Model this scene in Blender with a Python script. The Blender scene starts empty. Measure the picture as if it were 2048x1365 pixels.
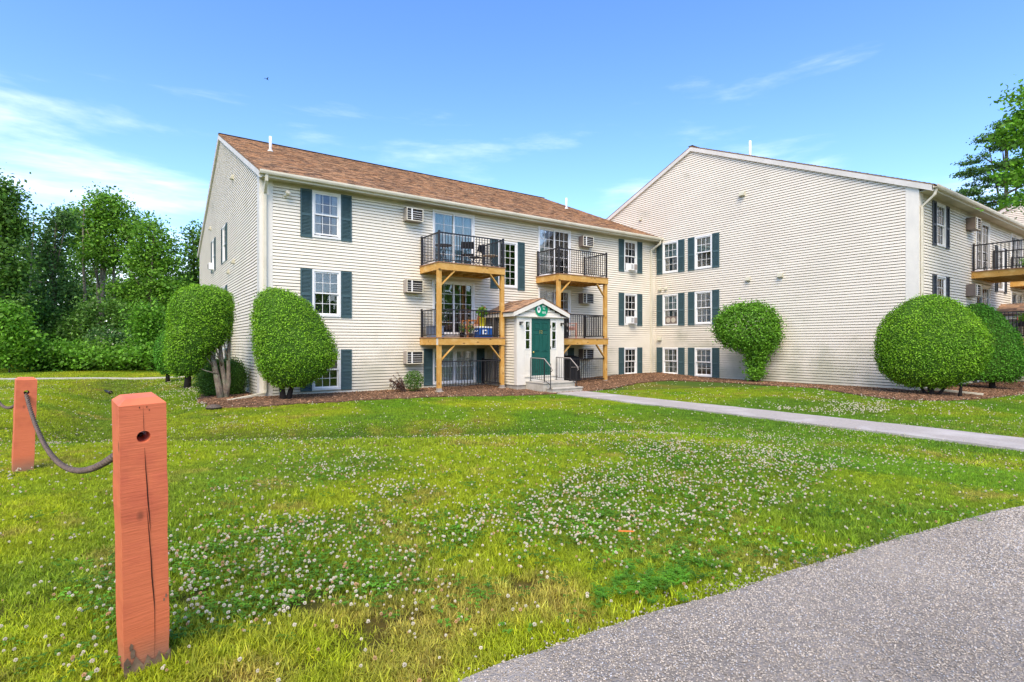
import bpy, math, random
import numpy as np
from mathutils import Vector, Matrix
random.seed(7); rng = np.random.default_rng(7)
R = math.radians
sc = bpy.context.scene
COL = sc.collection

# ------------------------------------------------------------------ camera, sky, sun, exposure
CZ = 1.63
cam_d = bpy.data.cameras.new('camera'); cam = bpy.data.objects.new('camera', cam_d); COL.objects.link(cam)
cam.location = (0, 0, CZ); cam.rotation_euler = (R(90), 0, R(-35.2))
cam_d.sensor_width = 36; cam_d.lens = 1077 / 2048 * 36; cam_d.shift_y = 0.0022; cam_d.clip_start = .05; cam_d.clip_end = 3000
sc.camera = cam
SUN_EL, SUN_AZ = 50, 228        # azimuth of the sun measured from +X towards +Y
w = bpy.data.worlds.new('World'); sc.world = w; w.use_nodes = True
nt = w.node_tree; N = nt.nodes; L = nt.links; N.clear()
out = N.new('ShaderNodeOutputWorld'); bg = N.new('ShaderNodeBackground'); sky = N.new('ShaderNodeTexSky')
sky.sky_type = 'NISHITA'; sky.sun_disc = False; sky.sun_elevation = R(SUN_EL); sky.sun_rotation = R(90 - SUN_AZ)
sky.air_density = 1.0; sky.dust_density = .6; sky.ozone_density = 2.0
tc = N.new('ShaderNodeTexCoord'); sep = N.new('ShaderNodeSeparateXYZ'); L.new(tc.outputs['Generated'], sep.inputs[0])
hsv = N.new('ShaderNodeHueSaturation'); hsv.inputs['Saturation'].default_value = 1.24; hsv.inputs['Value'].default_value = 1.10; hsv.inputs['Hue'].default_value = .510
L.new(sky.outputs[0], hsv.inputs['Color'])
mp = N.new('ShaderNodeMapping'); mp.inputs['Scale'].default_value = (1.3, 1.3, 7); mp.inputs['Rotation'].default_value = (R(2), R(-3), R(20))
mp.inputs['Location'].default_value = (6.6, .4, 9.0)
L.new(tc.outputs['Generated'], mp.inputs[0])
ns = N.new('ShaderNodeTexNoise'); ns.inputs['Scale'].default_value = 1.7; ns.inputs['Detail'].default_value = 9; ns.inputs['Roughness'].default_value = .58
ns.inputs['Distortion'].default_value = .2
L.new(mp.outputs[0], ns.inputs['Vector'])
# thin cloud gets denser towards the horizon, on every side of the place
el = N.new('ShaderNodeMapRange'); el.inputs[1].default_value = .0; el.inputs[2].default_value = .48; el.inputs[3].default_value = .31; el.inputs[4].default_value = -.20
L.new(sep.outputs['Z'], el.inputs[0])
ad = N.new('ShaderNodeMath'); ad.operation = 'ADD'; L.new(ns.outputs[0], ad.inputs[0]); L.new(el.outputs[0], ad.inputs[1])
cr = N.new('ShaderNodeMapRange'); cr.interpolation_type = 'SMOOTHSTEP'; cr.inputs[1].default_value = .47; cr.inputs[2].default_value = .84; cr.inputs[3].default_value = 0; cr.inputs[4].default_value = .74
L.new(ad.outputs[0], cr.inputs[0])
mx = N.new('ShaderNodeMix'); mx.data_type = 'RGBA'; L.new(cr.outputs[0], mx.inputs[0]); L.new(hsv.outputs[0], mx.inputs[6]); mx.inputs[7].default_value = (6.3, 6.5, 6.9, 1)
L.new(mx.outputs[2], bg.inputs[0]); bg.inputs[1].default_value = .10; L.new(bg.outputs[0], out.inputs[0])
sd = bpy.data.lights.new('sun', 'SUN'); sd.energy = 1.5; sd.angle = R(42); sd.color = (1, .84, .62)
so = bpy.data.objects.new('sun', sd); COL.objects.link(so)
sv = Vector((math.cos(R(SUN_EL)) * math.cos(R(SUN_AZ)), math.cos(R(SUN_EL)) * math.sin(R(SUN_AZ)), math.sin(R(SUN_EL))))
so.rotation_euler = sv.to_track_quat('Z', 'Y').to_euler(); so.location = sv * 50
sc.view_settings.view_transform = 'Standard'; sc.view_settings.look = 'None'; sc.view_settings.gamma = 1; sc.view_settings.exposure = 1.68
sc.cycles.pixel_filter_type = 'BLACKMAN_HARRIS'; sc.cycles.filter_width = 1.45; sc.cycles.max_bounces = 6; sc.cycles.transparent_max_bounces = 12; sc.cycles.caustics_reflective = False; sc.cycles.caustics_refractive = False

# ------------------------------------------------------------------ materials
def mat(name, col, rough=.7, var=None, scale=4., bump=0., bscale=30., metal=0., tint=False, inst=False, stretch=(1, 1, 1), detail=6, contrast=(.35, .65), island=0., transl=0., spec=.3, col3=None, scale3=1., knots=None, stain=None):
    m = bpy.data.materials.new(name); m.use_nodes = True
    n = m.node_tree.nodes; l = m.node_tree.links; b = n['Principled BSDF']
    b.inputs['Roughness'].default_value = rough; b.inputs['Metallic'].default_value = metal
    b.inputs['Specular IOR Level'].default_value = spec
    b.inputs['Base Color'].default_value = (*col, 1)
    last = None
    t = n.new('ShaderNodeTexCoord'); mpn = n.new('ShaderNodeMapping'); mpn.inputs['Scale'].default_value = stretch
    l.new(t.outputs['Object'], mpn.inputs[0])
    if var:
        a = n.new('ShaderNodeTexNoise'); a.inputs['Scale'].default_value = scale; a.inputs['Detail'].default_value = detail; a.inputs['Roughness'].default_value = .62
        l.new(mpn.outputs[0], a.inputs['Vector'])
        r = n.new('ShaderNodeMapRange'); r.inputs[1].default_value = contrast[0]; r.inputs[2].default_value = contrast[1]; l.new(a.outputs[0], r.inputs[0])
        x = n.new('ShaderNodeMix'); x.data_type = 'RGBA'; x.inputs[6].default_value = (*col, 1); x.inputs[7].default_value = (*var, 1); l.new(r.outputs[0], x.inputs[0])
        last = x.outputs[2]
    if col3:
        a = n.new('ShaderNodeTexNoise'); a.inputs['Scale'].default_value = scale3; a.inputs['Detail'].default_value = 4
        l.new(t.outputs['Object'], a.inputs['Vector'])
        r = n.new('ShaderNodeMapRange'); r.inputs[1].default_value = .5; r.inputs[2].default_value = .72; l.new(a.outputs[0], r.inputs[0])
        x = n.new('ShaderNodeMix'); x.data_type = 'RGBA'; x.inputs[7].default_value = (*col3, 1); l.new(r.outputs[0], x.inputs[0])
        if last: l.new(last, x.inputs[6])
        else: x.inputs[6].default_value = (*col, 1)
        last = x.outputs[2]
    if knots:   # small dark knots of the wood
        a = n.new('ShaderNodeTexVoronoi'); a.inputs['Scale'].default_value = knots[1]; mk = n.new('ShaderNodeMapping'); mk.inputs['Scale'].default_value = knots[2]; l.new(t.outputs['Object'], mk.inputs[0]); l.new(mk.outputs[0], a.inputs['Vector'])
        r = n.new('ShaderNodeMapRange'); r.inputs[1].default_value = .07; r.inputs[2].default_value = .16; r.inputs[3].default_value = 1; r.inputs[4].default_value = 0; l.new(a.outputs['Distance'], r.inputs[0])
        x = n.new('ShaderNodeMix'); x.data_type = 'RGBA'; x.inputs[7].default_value = (*knots[0], 1); l.new(r.outputs[0], x.inputs[0]); l.new(last, x.inputs[6]); last = x.outputs[2]
    if stain:   # algae and splash dirt low on the wall, in blotches
        sp_ = n.new('ShaderNodeSeparateXYZ'); l.new(t.outputs['Object'], sp_.inputs[0])
        a = n.new('ShaderNodeTexNoise'); a.inputs['Scale'].default_value = .9; a.inputs['Detail'].default_value = 7; l.new(t.outputs['Object'], a.inputs['Vector'])
        h_ = n.new('ShaderNodeMapRange'); h_.inputs[1].default_value = 0; h_.inputs[2].default_value = stain[1]; h_.inputs[3].default_value = .24; h_.inputs[4].default_value = -.12; l.new(sp_.outputs['Z'], h_.inputs[0])
        q = n.new('ShaderNodeMath'); q.operation = 'ADD'; l.new(a.outputs[0], q.inputs[0]); l.new(h_.outputs[0], q.inputs[1])
        r = n.new('ShaderNodeMapRange'); r.inputs[1].default_value = .50; r.inputs[2].default_value = .78; r.inputs[3].default_value = 0; r.inputs[4].default_value = stain[2]; l.new(q.outputs[0], r.inputs[0])
        x = n.new('ShaderNodeMix'); x.data_type = 'RGBA'; x.inputs[7].default_value = (*stain[0], 1); l.new(r.outputs[0], x.inputs[0]); l.new(last, x.inputs[6]); last = x.outputs[2]
    if tint or inst:
        a = n.new('ShaderNodeAttribute'); a.attribute_name = 'tint'; a.attribute_type = 'INSTANCER' if inst else 'GEOMETRY'
        x = n.new('ShaderNodeMix'); x.data_type = 'RGBA'; x.blend_type = 'MULTIPLY'; x.inputs[0].default_value = 1
        if last: l.new(last, x.inputs[6])
        else: x.inputs[6].default_value = (*col, 1)
        l.new(a.outputs['Color'], x.inputs[7]); last = x.outputs[2]
    if island:
        g = n.new('ShaderNodeNewGeometry'); r = n.new('ShaderNodeMapRange'); r.inputs[3].default_value = 1 - island; r.inputs[4].default_value = 1 + island
        l.new(g.outputs['Random Per Island'], r.inputs[0])
        x = n.new('ShaderNodeMix'); x.data_type = 'RGBA'; x.blend_type = 'MULTIPLY'; x.inputs[0].default_value = 1
        if last: l.new(last, x.inputs[6])
        else: x.inputs[6].default_value = (*col, 1)
        l.new(r.outputs[0], x.inputs[7]); last = x.outputs[2]
    if last: l.new(last, b.inputs['Base Color'])
    if bump:
        a = n.new('ShaderNodeTexNoise'); a.inputs['Scale'].default_value = bscale; a.inputs['Detail'].default_value = 5; l.new(mpn.outputs[0], a.inputs['Vector'])
        bn = n.new('ShaderNodeBump'); bn.inputs['Strength'].default_value = bump; bn.inputs['Distance'].default_value = .02; l.new(a.outputs[0], bn.inputs['Height']); l.new(bn.outputs[0], b.inputs['Normal'])
    if transl:
        tr = n.new('ShaderNodeBsdfTranslucent'); ms = n.new('ShaderNodeMixShader'); ms.inputs[0].default_value = transl
        if last: l.new(last, tr.inputs[0])
        else: tr.inputs[0].default_value = (*col, 1)
        l.new(b.outputs[0], ms.inputs[1]); l.new(tr.outputs[0], ms.inputs[2]); l.new(ms.outputs[0], n['Material Output'].inputs[0])
    return m

M = dict(
 siding=mat('siding_vinyl', (.84, .785, .66), .55, var=(.79, .735, .61), scale=1.3, stretch=(.6, .6, 2), col3=(.68, .62, .49), scale3=.35, bump=.05, bscale=60, stain=((.45, .44, .32), 2.2, .6)),
 gable=mat('siding_vinyl_gable', (.79, .73, .61), .55, var=(.73, .67, .56), scale=1.1, stretch=(.6, .6, 2.2), col3=(.70, .65, .54), scale3=.3, bump=.05, bscale=60, stain=((.40, .40, .29), 3.0, .75)),  # same vinyl in a darker tone, the gables' shade put into the colour
 trim=mat('white_trim', (.80, .76, .66), .5, var=(.71, .68, .60), scale=2.5, stretch=(1, 1, .4)),
 rake=mat('rake_trim', (.68, .655, .60), .55, var=(.59, .56, .50), scale=2.),
 vinyl=mat('white_vinyl', (.84, .84, .82), .35, var=(.78, .78, .75), scale=6),
 cream=mat('cream_metal', (.70, .655, .52), .45, var=(.60, .56, .43), scale=3),
 soffit=mat('soffit', (.56, .52, .38), .7, var=(.46, .43, .30), scale=2),
 shingle=mat('roof_shingle', (.46, .305, .20), .9, var=(.31, .20, .125), scale=9, tint=True, bump=.4, bscale=90, detail=8),
 shingle2=mat('roof_shingle_plain', (.41, .27, .175), .9, var=(.28, .18, .115), scale=14, bump=.5, bscale=60),
 shutter=mat('shutter_green', (.045, .090, .096), .5, var=(.062, .112, .125), scale=3, island=.10),
 shutdark=mat('shutter_slate', (.035, .045, .055), .5, var=(.06, .07, .08), scale=5),
 door=mat('door_green', (.010, .085, .066), .4, var=(.014, .10, .08), scale=3),
 lumber=mat('yellow_lumber', (.62, .36, .095), .65, var=(.50, .26, .055), scale=3, stretch=(6, 6, 1.2), contrast=(.3, .7), col3=(.68, .45, .17), scale3=3, bump=.15, knots=((.22, .10, .03), 5, (1, 1, .45))),
 lumberx=mat('yellow_lumber_long', (.62, .36, .095), .65, var=(.50, .26, .055), scale=3, stretch=(1.2, 6, 6), contrast=(.3, .7), col3=(.68, .45, .17), scale3=3, bump=.15, knots=((.22, .10, .03), 5, (.45, 1, 1))),
 deck=mat('deck_board', (.40, .22, .12), .8, var=(.28, .15, .09), scale=5, stretch=(1, 8, 8)),
 blackm=mat('black_metal', (.018, .016, .018), .4, spec=.5),
 concrete=mat('concrete', (.52, .49, .42), .9, var=(.40, .375, .31), scale=4, bump=.25, bscale=70),
 found=mat('foundation', (.45, .42, .36), .9, var=(.33, .31, .27), scale=4, bump=.2),
 greyb=mat('sleeve_metal', (.37, .33, .29), .5, var=(.31, .27, .24), scale=4),
 browns=mat('sleeve_brown', (.20, .16, .14), .5, var=(.16, .125, .11), scale=4),
 dark=mat('dark_inside', (.05, .047, .045), .8),
 room=mat('room_inside', (.22, .20, .18), .9, var=(.12, .11, .10), scale=1.5),
 blind=mat('blind', (.88, .87, .84), .6),
 curtain=mat('curtain', (.84, .84, .79), .85, var=(.70, .70, .66), scale=2, stretch=(12, 12, .4)),
 curtaing=mat('green_curtain', (.74, .86, .76), .85, var=(.62, .76, .66), scale=2, stretch=(12, 12, .4)),
 curtaint=mat('tan_curtain', (.58, .50, .30), .85, var=(.42, .36, .22), scale=2, stretch=(12, 12, .4)),
 vertb=mat('vertical_blind', (.17, .165, .165), .8, var=(.11, .11, .11), scale=2, stretch=(14, 14, .3)),
 teal=mat('teal_curtain', (.64, .86, .84), .85, var=(.54, .76, .75), scale=2, stretch=(12, 12, .4)),
 brass=mat('brass', (.75, .55, .16), .3, metal=.9),
 hinge=mat('dull_hinge', (.10, .09, .06), .5, metal=.5),
 sign=mat('sign_green', (.0, .27, .13), .45),
 white=mat('white_paint', (.85, .86, .84), .5),
 teall=mat('teal_plastic', (.12, .55, .50), .4),
 mulch=mat('mulch', (.17, .095, .052), .95, var=(.08, .045, .026), scale=22, bump=1., bscale=45, detail=8, col3=(.26, .14, .08), scale3=4),
 chip=mat('mulch_chip', (.20, .12, .07), .95, inst=True),
 path=mat('asphalt_path', (.46, .42, .375), .95, var=(.35, .32, .285), scale=30, bump=.5, bscale=120, col3=(.52, .49, .45), scale3=1.2, detail=9),
 gravel=mat('gravel_road', (.34, .305, .26), .95, var=(.22, .20, .17), scale=26, bump=1., bscale=70, detail=9, col3=(.40, .365, .31), scale3=1.6),
 pebble=mat('pebble', (1, 1, 1), .85, inst=True),
 soil=mat('soil', (.10, .098, .05), 1., tint=True, var=(.065, .06, .035), scale=8, bump=.6, bscale=30),
 bark=mat('bark', (.16, .125, .095), .95, var=(.08, .062, .05), scale=8, stretch=(3, 3, .5), bump=.9, bscale=20),
 barkp=mat('pale_bark', (.30, .245, .18), .95, var=(.13, .10, .08), scale=8, stretch=(2, 2, .8), bump=.9, bscale=20, col3=(.30, .33, .22), scale3=5),
 barkd=mat('dark_bark', (.035, .028, .024), .95, bump=.6),
 post=mat('salmon_paint', (.74, .20, .088), .6, var=(.68, .17, .075), scale=2.2, stretch=(.7, .7, 9), bump=.14, bscale=14, contrast=(.3, .75), col3=(.60, .14, .07), scale3=7, knots=((.33, .09, .045), 9, (1, 1, .6)), stain=((.30, .17, .11), .28, .9)),
 crack=mat('post_crack', (.035, .012, .008), .9),
 bare=mat('bare_wood', (.30, .20, .13), .9, var=(.14, .09, .06), scale=20),
 rope=mat('rope', (.17, .125, .095), .9, var=(.10, .075, .06), scale=30, bump=.5),
 grass=mat('grass_blade', (1, 1, 1), .6, inst=True, transl=.35),
 clover=mat('clover_leaf', (1, 1, 1), .6, inst=True, transl=.3),
 flower=mat('clover_flower', (.88, .82, .68), .8, inst=True, transl=.2),
 fabricb=mat('black_fabric', (.02, .02, .022), .8),
 pinkc=mat('pink_cushion', (.62, .36, .28), .9), orangew=mat('orange_wood', (.55, .22, .06), .6, var=(.4, .15, .04), scale=6),
 yellow=mat('yellow_plastic', (.85, .72, .02), .4), blue=mat('blue_plastic', (.015, .09, .36), .4), bluegrey=mat('grey_blue_plastic', (.22, .27, .36), .5),
 red=mat('red_plastic', (.5, .06, .04), .5), wire=mat('pale_wire', (.50, .45, .36), .5), orange=mat('orange_plastic', (.75, .22, .04), .5),
 pvc=mat('white_pvc', (.82, .82, .82), .4),
)
def leafmat(name, col, var, transl=.35, island=.5, scale=1.2):
    return mat(name, col, .55, var=var, scale=scale, island=island, transl=transl, spec=.35)
M['leaf_top'] = leafmat('leaf_topiary', (.26, .49, .022), (.16, .37, .016))
M['leaf_topd'] = leafmat('leaf_topiary_dark', (.14, .40, .026), (.09, .29, .02))
M['leaf_dark'] = leafmat('leaf_dark', (.09, .205, .03), (.13, .27, .034))
M['leaf_mid'] = leafmat('leaf_mid', (.13, .30, .026), (.18, .37, .03))
M['leaf_bright'] = leafmat('leaf_bright', (.17, .39, .024), (.12, .30, .022))
M['leaf_pine'] = leafmat('leaf_pine', (.07, .17, .04), (.11, .23, .045))
M['leaf_red'] = leafmat('leaf_red', (.16, .075, .05), (.10, .05, .035))
M['leaf_white'] = leafmat('leaf_blossom', (.62, .62, .45), (.5, .52, .35))
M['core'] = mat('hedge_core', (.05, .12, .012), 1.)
# glass
g = bpy.data.materials.new('window_glass'); g.use_nodes = True; n = g.node_tree.nodes; l = g.node_tree.links; n.clear()
o_ = n.new('ShaderNodeOutputMaterial'); tr = n.new('ShaderNodeBsdfTransparent'); tr.inputs[0].default_value = (.90, .92, .91, 1)
gl = n.new('ShaderNodeBsdfGlossy'); gl.inputs['Roughness'].default_value = .015; gl.inputs[0].default_value = (.9, .92, .95, 1)
fr = n.new('ShaderNodeFresnel'); fr.inputs[0].default_value = 1.55
ma = n.new('ShaderNodeMath'); ma.operation = 'MULTIPLY_ADD'; ma.inputs[1].default_value = 1.15; ma.inputs[2].default_value = .02; ma.use_clamp = True
bnz = n.new('ShaderNodeTexNoise'); bnz.inputs['Scale'].default_value = 1.3; bp = n.new('ShaderNodeBump'); bp.inputs['Strength'].default_value = .05; bp.inputs['Distance'].default_value = .05
tcc = n.new('ShaderNodeTexCoord'); l.new(tcc.outputs['Object'], bnz.inputs['Vector']); l.new(bnz.outputs[0], bp.inputs['Height']); l.new(bp.outputs[0], gl.inputs['Normal'])
ms = n.new('ShaderNodeMixShader'); l.new(fr.outputs[0], ma.inputs[0]); l.new(ma.outputs[0], ms.inputs[0]); l.new(tr.outputs[0], ms.inputs[1]); l.new(gl.outputs[0], ms.inputs[2]); l.new(ms.outputs[0], o_.inputs[0])
M['glass'] = g

# ------------------------------------------------------------------ helpers
def tag(o, label=None, cat=None, group=None, kind=None):
    if label: o['label'] = label
    if cat: o['category'] = cat
    if group: o['group'] = group
    if kind: o['kind'] = kind
    return o
def empty(name, loc, rz=0, label=None, cat=None, group=None):
    o = bpy.data.objects.new(name, None); COL.objects.link(o); o.location = loc; o.rotation_euler = (0, 0, rz); o.empty_display_size = .2
    return tag(o, label, cat, group)
def link(name, me, m, parent=None, loc=(0, 0, 0), rot=(0, 0, 0)):
    o = bpy.data.objects.new(name, me); COL.objects.link(o)
    if m is not None and len(me.materials) == 0: me.materials.append(m)
    o.parent = parent; o.location = loc; o.rotation_euler = rot
    return o
class MB:
    def __init__(s): s.v = []; s.f = []; s.smooth = False
    def add(s, vs, fs):
        k = len(s.v); s.v += [tuple(a) for a in vs]; s.f += [tuple(i + k for i in f) for f in fs]; return s
    def box(s, x0, x1, y0, y1, z0, z1):
        return s.add([(x0, y0, z0), (x1, y0, z0), (x1, y1, z0), (x0, y1, z0), (x0, y0, z1), (x1, y0, z1), (x1, y1, z1), (x0, y1, z1)],
                     [(3, 2, 1, 0), (4, 5, 6, 7), (0, 1, 5, 4), (1, 2, 6, 5), (2, 3, 7, 6), (3, 0, 4, 7)])
    def bar(s, p, q, a, b, up=(0, 0, 1)):
        p = Vector(p); q = Vector(q); d = (q - p).normalized(); u = Vector(up)
        if abs(d.dot(u)) > .99: u = Vector((0, 1, 0))
        x = d.cross(u).normalized(); y = x.cross(d).normalized()
        x *= a / 2; y *= b / 2
        c = [p - x - y, p + x - y, p + x + y, p - x + y, q - x - y, q + x - y, q + x + y, q - x + y]
        return s.add(c, [(0, 1, 2, 3), (7, 6, 5, 4), (1, 0, 4, 5), (2, 1, 5, 6), (3, 2, 6, 7), (0, 3, 7, 4)])
    def tube(s, pts, rad, n=8, cap=True):
        pts = [Vector(p) for p in pts]; k = len(pts)
        if not hasattr(rad, '__len__'): rad = [rad] * k
        rings = []; pu = None
        for i, p in enumerate(pts):
            d = (pts[min(i + 1, k - 1)] - pts[max(i - 1, 0)]).normalized()
            if pu is None:
                pu = Vector((0, 0, 1)) if abs(d.z) < .9 else Vector((1, 0, 0))
            x = d.cross(pu).normalized(); y = x.cross(d).normalized(); pu = y
            rings.append([p + (x * math.cos(2 * math.pi * j / n) + y * math.sin(2 * math.pi * j / n)) * rad[i] for j in range(n)])
        vs = [v for r in rings for v in r]; fs = []
        for i in range(k - 1):
            for j in range(n):
                fs.append((i * n + j, i * n + (j + 1) % n, (i + 1) * n + (j + 1) % n, (i + 1) * n + j))
        if cap: fs += [tuple(reversed(range(n))), tuple(range((k - 1) * n, k * n))]
        return s.add(vs, fs)
    def lathe(s, prof, n=16, c=(0, 0, 0)):
        vs = []; fs = []; k = len(prof)
        for r, z in prof:
            for j in range(n):
                a = 2 * math.pi * j / n; vs.append((c[0] + r * math.cos(a), c[1] + r * math.sin(a), c[2] + z))
        for i in range(k - 1):
            for j in range(n): fs.append((i * n + j, i * n + (j + 1) % n, (i + 1) * n + (j + 1) % n, (i + 1) * n + j))
        fs += [tuple(reversed(range(n))), tuple(range((k - 1) * n, k * n))]
        return s.add(vs, fs)
    def mesh(s, name, smooth=False):
        me = bpy.data.meshes.new(name); me.from_pydata(s.v, [], s.f); me.update()
        if smooth: me.polygons.foreach_set('use_smooth', [True] * len(me.polygons))
        return me
    def build(s, name, m, parent=None, loc=(0, 0, 0), rot=(0, 0, 0), smooth=False):
        return link(name, s.mesh(name, smooth), m, parent, loc, rot)
CACHE = {}
def cached(key, fn, m):
    if key not in CACHE:
        me = fn().mesh(str(key[0])); me.materials.append(m); CACHE[key] = me
    return CACHE[key]
def boxpart(name, m, parent, x0, x1, y0, y1, z0, z1):
    dx, dy, dz = round(x1 - x0, 4), round(y1 - y0, 4), round(z1 - z0, 4)
    me = cached((name, m.name, dx, dy, dz), lambda: MB().box(-dx / 2, dx / 2, -dy / 2, dy / 2, -dz / 2, dz / 2), m)
    return link(name, me, m, parent, ((x0 + x1) / 2, (y0 + y1) / 2, (z0 + z1) / 2))
def copy_tree(o, parent=None):
    c = o.copy(); COL.objects.link(c); c.parent = parent
    for ch in list(o.children): copy_tree(ch, c)
    return c
def bevel(o, wd=.01, seg=2):
    b = o.modifiers.new('bevel', 'BEVEL'); b.width = wd; b.segments = seg; b.limit_method = 'ANGLE'; return o
def npmesh(name, V, F):
    """V (n,3), F (m,k) arrays"""
    me = bpy.data.meshes.new(name); V = np.asarray(V, np.float32); F = np.asarray(F, np.int32); k = F.shape[1]
    me.vertices.add(len(V)); me.vertices.foreach_set('co', V.ravel())
    me.loops.add(F.size); me.loops.foreach_set('vertex_index', F.ravel())
    me.polygons.add(len(F)); me.polygons.foreach_set('loop_start', np.arange(0, F.size, k, dtype=np.int32))
    me.update(calc_edges=True); me.validate(); return me

# value noise
_P = np.random.default_rng(3).random((256, 256))
def vnoise(x, y, s=1., o=0):
    x = np.asarray(x, float) * s + 37.3 * (o + 1); y = np.asarray(y, float) * s + 11.7 * (o + 1)
    xi = np.floor(x).astype(int); yi = np.floor(y).astype(int); fx = x - xi; fy = y - yi
    fx = fx * fx * (3 - 2 * fx); fy = fy * fy * (3 - 2 * fy); P = lambda a, b: _P[a % 256, b % 256]
    return (P(xi, yi) * (1 - fx) + P(xi + 1, yi) * fx) * (1 - fy) + (P(xi, yi + 1) * (1 - fx) + P(xi + 1, yi + 1) * fx) * fy
def fbm(x, y, s=1., o=0, k=4):
    a = 0; t = 0
    for i in range(k): a = a + vnoise(x, y, s * 2 ** i, o + i * 5) * .5 ** i; t += .5 ** i
    return a / t
def sm(t): t = np.clip(t, 0, 1); return t * t * (3 - 2 * t)

# ------------------------------------------------------------------ terrain
def H(x, y):
    x = np.asarray(x, float); y = np.asarray(y, float)
    s = .466 * x + .885 * y
    near = -1.36 + .03 * sm((y - 3) / 4) * sm((2 - x) / 3) - .03 * sm((s - 5) / 3)
    near = near + (-1.76 - near) * sm((x - 5.5) / 6)
    far = -1.75 + .10 * sm((y - 14.4) / 3.3) * sm((x - .5) / 2) + .16 * sm((x - 14) / 6) * sm((y - 2) / 5)
    far = far + .06 * sm((y - 26) / 8) * sm((1 - x) / 3)
    rng_ = 2.9 + 13 * sm((-x - .3) / 2.2)
    t = sm((s - 7.9) / rng_)
    z = near + (far - near) * t
    z = z - .34 * np.exp(-((s - 10.2) / 1.25) ** 2) * sm((9.5 - x) / 5) * sm((x + .9) / 1.2)
    z = z - .42 * np.exp(-((x + .5 + .03 * (y - 18)) / 1.15) ** 2) * sm((y - 9) / 3) * sm((31 - y) / 4)
    z = z + .03 * (fbm(x, y, .6) - .5)
    return z + CZ
def in_poly(px, py, poly):
    px = np.asarray(px); ins = np.zeros(px.shape, bool); n_ = len(poly)
    for i in range(n_):
        x0, y0 = poly[i]; x1, y1 = poly[(i + 1) % n_]
        c = ((y0 > py) != (y1 > py)) & (px < (x1 - x0) * (py - y0) / (y1 - y0 + 1e-12) + x0)
        ins ^= c
    return ins
ROAD = [(-60, 1.2), (-3, 1.45), (.2, 1.62), (1.10, 1.86), (1.26, 1.88), (1.97, 1.82), (2.48, 1.75), (2.92, 1.70), (4.17, 1.53), (5.02, 1.40), (6.09, 1.21), (8, .88), (12, .4), (60, -1), (60, -14), (-60, -14)]
MULCH1 = [(3.0, 23), (1.9, 20.6), (1.55, 17.9), (1.75, 16.3), (2.4, 15.95), (3.8, 15.85), (6.8, 15.7), (9.3, 15.2), (10.9, 14.45), (11.8, 14.3), (13.4, 14.3), (15.2, 14.7), (17.5, 15.3), (19.0, 15.0), (19.6, 13.2), (19.6, 10.9), (19.7, 9.3), (18.4, 7.4), (18.0, 6.2), (18.8, 5.4), (20.2, 5.0), (24.6, 4.7), (30, 4.4), (39, 4.0), (39, 8), (22, 8), (22, 19), (3.4, 19), (3.4, 23)]
PATH = [(11.98, 14.46), (13.32, 14.46), (13.34, 10), (13.32, 5), (13.30, .3), (11.88, .3), (11.93, 5), (11.97, 10)]
def path_y(x): return 33.9 - .43 * (x + 5)   # far concrete walk
FARW = [(-60, 57.6), (.6, 31.5), (2.4, 30.6), (2.4, 31.2), (.9, 32.3), (-60, 58.6)]

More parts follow.
